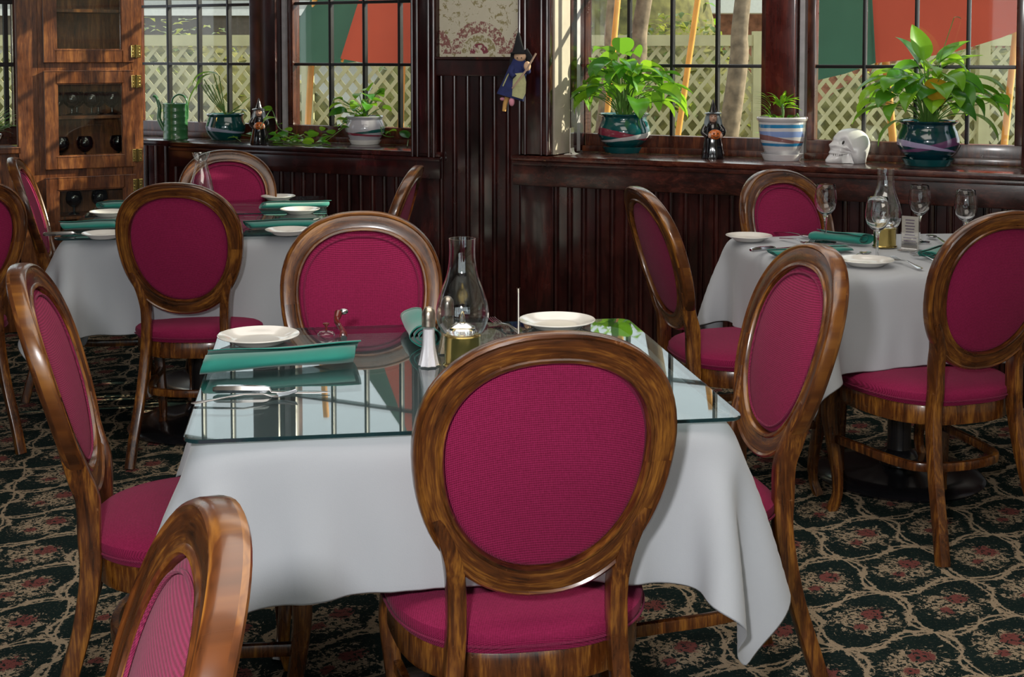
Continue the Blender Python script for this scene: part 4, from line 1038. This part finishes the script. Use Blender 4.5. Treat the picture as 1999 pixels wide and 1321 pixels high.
# white pot with pothos vines
t = pot_thing(713, 281, 'potted_pothos', 'trailing heart-leaf plant in a white pot with coloured bands on the left window sill')
pot(t, lift([(.001, 0), (.07, 0), (.08, .01), (.100, .045), (.106, .068), (.098, .095), (.090, .112), (.100, .128), (.096, .131), (.085, .12), (.001, .11)], .016), M['pot_white_stripe'], sauc(.085, .022), M['china'], .135, .085)
rnd = random.Random(9); bm = bmesh.new(); bs = bmesh.new()
def heart(b, az, s, rs=.3, dr=-.9, mi=0): leaf(bm, b, az, s, s*.42, rs, dr, .2, mi, 7, rot=rnd.uniform(-.6, .6))
for i in range(20):
    az = rnd.random()*2*PI; r = rnd.uniform(.03, .12); h = rnd.uniform(.02, .14)
    b = Vector((r*math.cos(az), r*math.sin(az)*.7-.01, .14+h)); sweep(bs, spline([Vector((0, 0, .135)), b*.6+Vector((0, 0, .06)), b], 4), .0022, 5); heart(b, az+rnd.uniform(-.6, .6), rnd.uniform(.06, .10), rnd.uniform(.0, .9), rnd.uniform(-1.3, -.4), 1 if rnd.random() < .5 else 0)
def vine(pts, nl, ofs=0):
    sp = spline(pts, 8); sweep(bs, sp, .0023, 5)
    for i in range(nl):
        q = sp[int((i+.7)/nl*(len(sp)-1))]; heart(q+Vector((0, 0, .008)), rnd.random()*2*PI, rnd.uniform(.045, .075), rnd.uniform(.1, 1), rnd.uniform(-.8, .1), 1 if rnd.random() < .45 else 0)
P0 = t.location.copy()
def sp_(px, py, z=ZS): return atz(px, py, z)-P0
vine([(0, 0, .14), (-.09, -.03, .12), sp_(640, 262, .96), sp_(600, 272, .945), sp_(560, 270, .95), sp_(530, 262, .965)], 22)
vine([(0, 0, .14), (-.10, -.05, .09), sp_(625, 280, .94), sp_(575, 278, .94), sp_(540, 278, .94)], 20)
vine([sp_(600, 275, .94), sp_(575, 262, .99), sp_(545, 250, 1.03), sp_(530, 215, 1.10), sp_(508, 250, 1.05)], 5)
vine([(0, 0, .14), (.08, -.05, .10), (.10, -.06, .05), sp_(775, 265, .97), sp_(800, 245, 1.0), sp_(795, 285, .94)], 6)
vine([sp_(640, 278, .94), sp_(600, 284, .938), sp_(500, 268, .95), sp_(455, 262, .96), sp_(470, 276, .94)], 7)
clear_of_walls(bm, t, None, 1.485)
obj('foliage', bm, [M['leaf'], M['leaf_lime']], t); obj('stems', bs, M['stem'], t)
# plant on the far left sill
p = L(.76, .20, .931); t = thing('potted_plant', 'small feathery plant in a pale bowl at the left edge window', 'potted plant', p)
pot(t, [(.001, 0), (.05, 0), (.085, .03), (.098, .06), (.093, .062), (.08, .05), (.001, .045)], M['white_glaze'], None, None, .052, .08)
bm = bmesh.new(); rnd = random.Random(6)
for i in range(70):
    az = rnd.random()*2*PI; leaf(bm, Vector((.04*math.cos(az), .04*math.sin(az), .05)), az, rnd.uniform(.10, .24), .005, rnd.uniform(.6, 1.5), rnd.uniform(-.6, .9), .3, 0, 6)
obj('foliage', bm, [M['leaf'], M['leaf_lime']], t)

# hanging witch doll
p = aty(1008, 150, 6.05); t = thing('witch_doll', 'stuffed witch doll in blue dress and apron hanging on the panelled pier', 'doll', (p.x, p.y, p.z))
blue = plain('navy_cloth', (.012, .02, .10), .85, 0, .2, 60); apr = plain('cream_green_cloth', (.42, .42, .22), .85, 0, .1, 60); blk = plain('black_felt', (.006, .006, .009), .9)
skn = plain('doll_skin', (.62, .40, .26), .8); pink = plain('pink_cloth', (.62, .25, .33), .8); must = plain('mustard_cloth', (.48, .27, .08), .8); strw = plain('broom_wood', (.35, .24, .18), .7)
k = .00233
def D(px, py, dy=0): return Vector(((px-1008)*k, dy, (150-py)*k))
bm = bmesh.new(); sweep(bm, [D(1013, 116), D(1010, 135), D(1005, 160), D(996, 190)], lambda q: (.030+.035*q, .022+.012*q), 18); obj('dress', bm, blue, t)
bm = bmesh.new(); sweep(bm, [D(1012, 143, -.022), D(1014, 160, -.028), D(1013, 180, -.032), D(1010, 190, -.032)], lambda q: (.026+.006*math.sin(PI*q), .008), 14); obj('apron', bm, apr, t)
bm = bmesh.new(); ellip(bm, D(1015, 110, -.010), (.028, .024, .026)); hd = obj('head', bm, skn, t)
bm = bmesh.new(); ellip(bm, D(1018, 113, -.034), (.003,)*3, u=8, v=6); ellip(bm, D(1010, 113, -.034), (.003,)*3, u=8, v=6); obj('eyes', bm, M['black_ink'], hd)
bm = bmesh.new(); lathe(bm, [(.001, -.004), (.036, -.006), (.038, 0), (.028, .004), (.020, .03), (.010, .075), (.002, .095)], 24, c=D(1012, 103, -.004)); obj('hat', bm, blk, t)
bm = bmesh.new(); sweep(bm, [D(1003, 104, .0), D(1001, 118, .002), D(1000, 128, .0)], .014, 10); sweep(bm, [D(1024, 98, 0), D(1033, 112, .002), D(1035, 122, 0)], .016, 10); obj('hair', bm, blk, t)
bm = bmesh.new(); sweep(bm, spline([D(1020, 128, -.01), D(1030, 140, -.03), D(1028, 132, -.045)], 4), .014, 10); sweep(bm, spline([D(1003, 130, -.01), D(998, 142, -.025), D(1004, 150, -.036)], 4), .013, 10); obj('sleeves', bm, blue, t)
bm = bmesh.new(); ellip(bm, D(1029, 129, -.050), (.016, .012, .022)); obj('hand', bm, skn, t)
bm = bmesh.new(); sweep(bm, [D(1046, 104, -.062), D(1028, 135, -.062), D(1000, 172, -.05)], .0045, 8); obj('broomstick', bm, strw, t)
bm = bmesh.new(); sweep(bm, [D(1000, 133, -.012), D(990, 150, -.014), D(982, 168, -.014)], (.004, .008), 8); obj('ribbon', bm, apr, t)
bm = bmesh.new(); sweep(bm, [D(990, 190, -.005), D(986, 203, -.008), D(984, 217, -.012)], lambda q: .012-.003*q, 10); obj('leg', bm, must, t)
bm = bmesh.new(); ellip(bm, D(999, 198, -.022), (.013, .011, .021)); obj('shoe', bm, pink, t)
bm = bmesh.new(); ellip(bm, D(981, 193, -.006), (.012, .009, .008)); obj('shoe', bm, pink, t)

# ================================================================== outside
ZO = -.15
bm = bmesh.new(); rbox(bm, (-14, 7.95, ZO-.1), (16, 26, ZO)); struct('ground', bm, plain('patio_ground', (.30, .26, .18), .9, 0, .25, 3))
FY = 11.0; fence = thing('lattice_fence', 'cream lattice garden fence seen through the windows', 'fence', (0, FY, ZO))
lat = plain('lattice_paint', (.46, .43, .24), .7, 0, .12, 6)
x0, x1, zt = -5.4, 7.6, 1.555-ZO
bm = bmesh.new(); zc0, zc1 = .35, zt-.09; pitch = .122; hh = zc1-zc0; sl = .036
def slat(bm, sgn, xx, y):
    a = Vector((xx, y, zc0)); b = Vector((xx+sgn*hh*.8, y, zc1))
    for p, q in ((a, b),):
        t0 = 0; t1 = 1; dx = q.x-p.x
        if dx > 0: t0 = max(0, (x0-p.x)/dx); t1 = min(1, (x1-p.x)/dx)
        else: t0 = max(0, (x1-p.x)/dx); t1 = min(1, (x0-p.x)/dx)
        if t1 > t0: sweep(bm, [p.lerp(q, t0), p.lerp(q, t1)], (.018, .004), 4, square=True)
for i in range(-12, int((x1-x0)/pitch)+12): slat(bm, 1, x0+i*pitch, 0)
for i in range(-1, int((x1-x0)/pitch)+14): slat(bm, -1, x0+i*pitch, .009)
obj('lattice', bm, lat, fence)
for z, h in ((zt-.045, .09), (.33, .08)):
    bm = bmesh.new(); rbox(bm, (x0, -.03, z-h/2), (x1, .03, z+h/2)); obj('rail', bm, lat, fence)
for i in range(8):
    bm = bmesh.new(); xx = x0+(x1-x0)*i/7; rbox(bm, (xx-.045, -.05, 0), (xx+.045, .05, zt+.03)); obj('post', bm, lat, fence)
# hedge banks behind the fence
M['twigs'] = plain('twigs', (.13, .12, .035), .9, 0, .5, 9)
def hedge(x, y, rx, ry, rz_, seed, label, dens=1400, m=None, name='hedge', z=ZO, cat='hedge', ls=.11, group=None):
    rnd = random.Random(seed); t = thing(name, label, cat, (x, y, z), 0, group); bm = bmesh.new()
    for i in range(dens):
        a = rnd.random()*2*PI; s = rnd.uniform(-.2, 1); c = math.sqrt(max(0, 1-s*s)); r = rnd.uniform(.7, 1)
        b = Vector((rx*c*math.cos(a)*r, ry*c*math.sin(a)*r, rz_*(.1+.9*max(0, s)*r)+.1)); leaf(bm, b, rnd.random()*2*PI, ls*rnd.uniform(.7, 1.4), ls*.3, rnd.uniform(-.2, 1), rnd.uniform(-1, .2), .2, 0, 2)
    obj('foliage', bm, m or M['hedge'], t); bm = bmesh.new()
    ellip(bm, (0, 0, rz_*.42), (rx*.95, ry*.9, rz_*.5), u=32, v=16); obj('branches', bm, M['twigs'], t); return t
hedge(-3.6, 12.4, 2.1, .6, 1.85, 1, 'khaki hedge behind the lattice outside the left windows', 3600)
hedge(-.65, 12.4, .8, .6, 1.85, 12, 'narrow khaki hedge behind the lattice outside the second window', 1200)
hedge(1.5, 12.4, 1.0, .6, 1.85, 2, 'green hedge behind the lattice outside the middle window', 3000)
hedge(4.7, 12.4, 2.1, .6, 1.75, 3, 'low hedge behind the lattice outside the rightmost windows', 2200)
hedge(1.75, 9.1, .45, .3, .95, 5, 'low flowering bush just outside the middle window', 350, M['leaf_lime'], 'bush', ZO, 'bush', .06)
hedge(2.75, 8.6, .4, .3, .98, 6, 'low bush outside the rightmost window', 350, M['leaf_lime'], 'bush', ZO, 'bush', .06)
hedge(.75, 14.8, 1.6, 1.0, 3.4, 7, 'tall bright green tree crown behind the fence outside the middle window', 4200, M['leaf_lime'], 'tree', 0, 'tree', .16)
hedge(-8.0, 12.0, 1.5, 1.2, 3.2, 8, 'bright green tree seen through the far left window', 1800, M['leaf_lime'], 'tree', 0, 'tree', .16)
# house beyond
hs = thing('neighbour_house', 'pale house with brown band behind the fence outside the left windows', 'house', (-3.6, 17, ZO))
wp = plain('white_siding', (.75, .74, .70), .7, 0, .05); br = plain('brown_eave', (.10, .08, .06), .8)
bm = bmesh.new(); rbox(bm, (-3.2, 0, 0), (3.2, .3, 3.2)); obj('siding', bm, wp, hs)
bm = bmesh.new(); rbox(bm, (-3.3, -.5, 1.72), (3.3, -.2, 2.02)); obj('eave', bm, br, hs)
bm = bmesh.new(); rbox(bm, (-3.3, -.55, 2.02), (3.3, -.0, 2.10)); rbox(bm, (-3.3, -.6, 2.22), (3.3, -.1, 2.28)); obj('gutter', bm, wp, hs)
hs = thing('brick_house', 'reddish house with white eave beyond the fence outside the middle window', 'house', (4.2, 17, ZO))
bm = bmesh.new(); rbox(bm, (-2.2, 0, 0), (3.4, .3, 3.2)); obj('brick_wall', bm, plain('brick', (.30, .13, .08), .9, 0, .45, 10), hs)
bm = bmesh.new(); rbox(bm, (-2.4, -.6, 2.05), (3.5, -.1, 2.22)); obj('eave', bm, wp, hs)
# tree trunks and orange poles
bark = plain('bark', (.20, .15, .10), .95, 0, .4, 14)
for (xa, xb, Y, r, lab) in ((1180, 1195, 9.8, .045, 'slim tree trunk at the left of the middle window'), (1232, 1258, 9.8, .07, 'sunlit leaning tree trunk behind the tall plant'), (1432, 1450, 10.2, .075, 'tree trunk near the right side of the middle window')):
    a = aty(xa, 140, Y); b = aty(xb, 0, Y); d = (b-a)/max(.01, b.z-a.z); foot = a+d*(ZO-a.z); top = a+d*(4.2-a.z)
    mid = a+Vector((.03, 0, 0)); bm = bmesh.new(); sweep(bm, spline([foot-foot, mid-foot, b-foot, top-foot], 6), lambda q: r*(1.15-.5*q), 12); o = obj('bare_tree', bm, bark); o.location = foot; tag(o, lab+' outside', 'tree')
wd_or = plain('orange_varnished_pole', (.75, .33, .06), .4, 0, .12, 8)
# patio umbrellas
def umbrella(px, Y, zrim, rad, apex, phase, label, tilt=(0, 0), group='patio umbrellas', pat='grgr', lean=0, n=8):
    b = aty(px, 105, Y); t = thing('patio_umbrella', label, 'umbrella', (b.x, Y, ZO), 0, group)
    zr = zrim-ZO; bm = bmesh.new(); tm = Matrix.Rotation(tilt[0], 4, 'X') @ Matrix.Rotation(tilt[1], 4, 'Y')
    C = Vector((0, 0, zr)); ap = C+tm @ Vector((0, 0, apex)); rim = []
    for k in range(n): a = 2*PI*k/n+phase; rim.append(tm @ Vector((rad*math.cos(a), rad*math.sin(a), 0)))
    va = bm.verts.new(ap)
    for k in range(n):
        p, q = rim[k], rim[(k+1) % n]; S_ = 6; prev = None
        for i in range(1, S_+1):
            s = i/S_; row = []
            for j in range(5):
                w_ = j/4; e = p.lerp(q, w_)*s; sag = -.05*s*math.sin(PI*w_)*rad+.10*math.sin(PI*s)*rad*0
                row.append(bm.verts.new(C+e+(ap-C)*(1-s)+Vector((0, 0, sag))))
            for j in range(4):
                f = bm.faces.new((va, row[j], row[j+1])) if prev is None else bm.faces.new((prev[j], row[j], row[j+1], prev[j+1]))
                f.material_index = 'gr'.index(pat[k % len(pat)])
            prev = row
    can = obj('canopy', bm, [M['canvas_green'], M['canvas_red']], t)
    bm = bmesh.new(); sweep(bm, [Vector((lean, 0, 0)), Vector((ap.x, ap.y, ap.z+.04))], .022, 12); obj('pole', bm, wd_or, t)
    for k in range(n):
        bm = bmesh.new(); sweep(bm, [ap-Vector((0, 0, .05)), C+rim[k]*.98-Vector((0, 0, .02))], .009, 6); obj('rib', bm, wd_or, t)
    bm = bmesh.new(); lathe(bm, [(.001, 0), (.24, 0), (.24, .05), (.05, .07), (.04, .2)], 24, c=(lean, 0, 0)); obj('base', bm, M['iron'], t); return t
def canvas(name, c):
    a = N(name); v = a.coord(); f = a.noise(v, 4, 3); cc = a.mix(f, tuple(q*.85 for q in c), tuple(min(1, q*1.15) for q in c))
    p = a.pbr(cc, .8); tr = a.n('BsdfTranslucent'); a.link(cc, tr.inputs[0]); mx = a.n('MixShader'); mx.inputs[0].default_value = .5
    a.link(p.outputs[0], mx.inputs[1]); a.link(tr.outputs[0], mx.inputs[2]); a.link(mx.outputs[0], a.out.inputs[0]); return a.m
M['canvas_green'] = canvas('green_canvas', (.055, .15, .095)); M['canvas_red'] = canvas('red_canvas', (.52, .085, .045))
umbrella(800, 9.3, 1.37, .95, 1.5, math.radians(22), 'green and red patio umbrella outside the second window from left', lean=-.1)
umbrella(1785, 7.6, 1.46, .88, 1.3, 0, 'red and green patio umbrella tilted outside the rightmost window', (0, math.radians(-14)), n=6, pat='rgrgrg')
for (xa, ya, xb, yb_, Y, lab) in ((601, 240, 615, 0, 9.0, 'orange wooden pole outside the second window'), (1192, 150, 1206, 0, 9.2, 'orange wooden pole behind the tall plant on the right sill'), (1343, 130, 1362, 0, 9.2, 'leaning orange wooden pole in the middle of the middle window'), (1960, 285, 1990, 0, 8.0, 'orange wooden pole at the right edge of the rightmost window')):
    a = aty(xa, ya, Y); b = aty(xb, yb_, Y); d = (b-a)/(b.z-a.z); foot = a+d*(ZO-a.z); top = a+d*(2.6-a.z)
    bm = bmesh.new(); sweep(bm, [Vector((0, 0, 0)), top-foot], .021, 12); o = obj('wooden_pole', bm, wd_or); o.location = foot; tag(o, lab, 'pole')
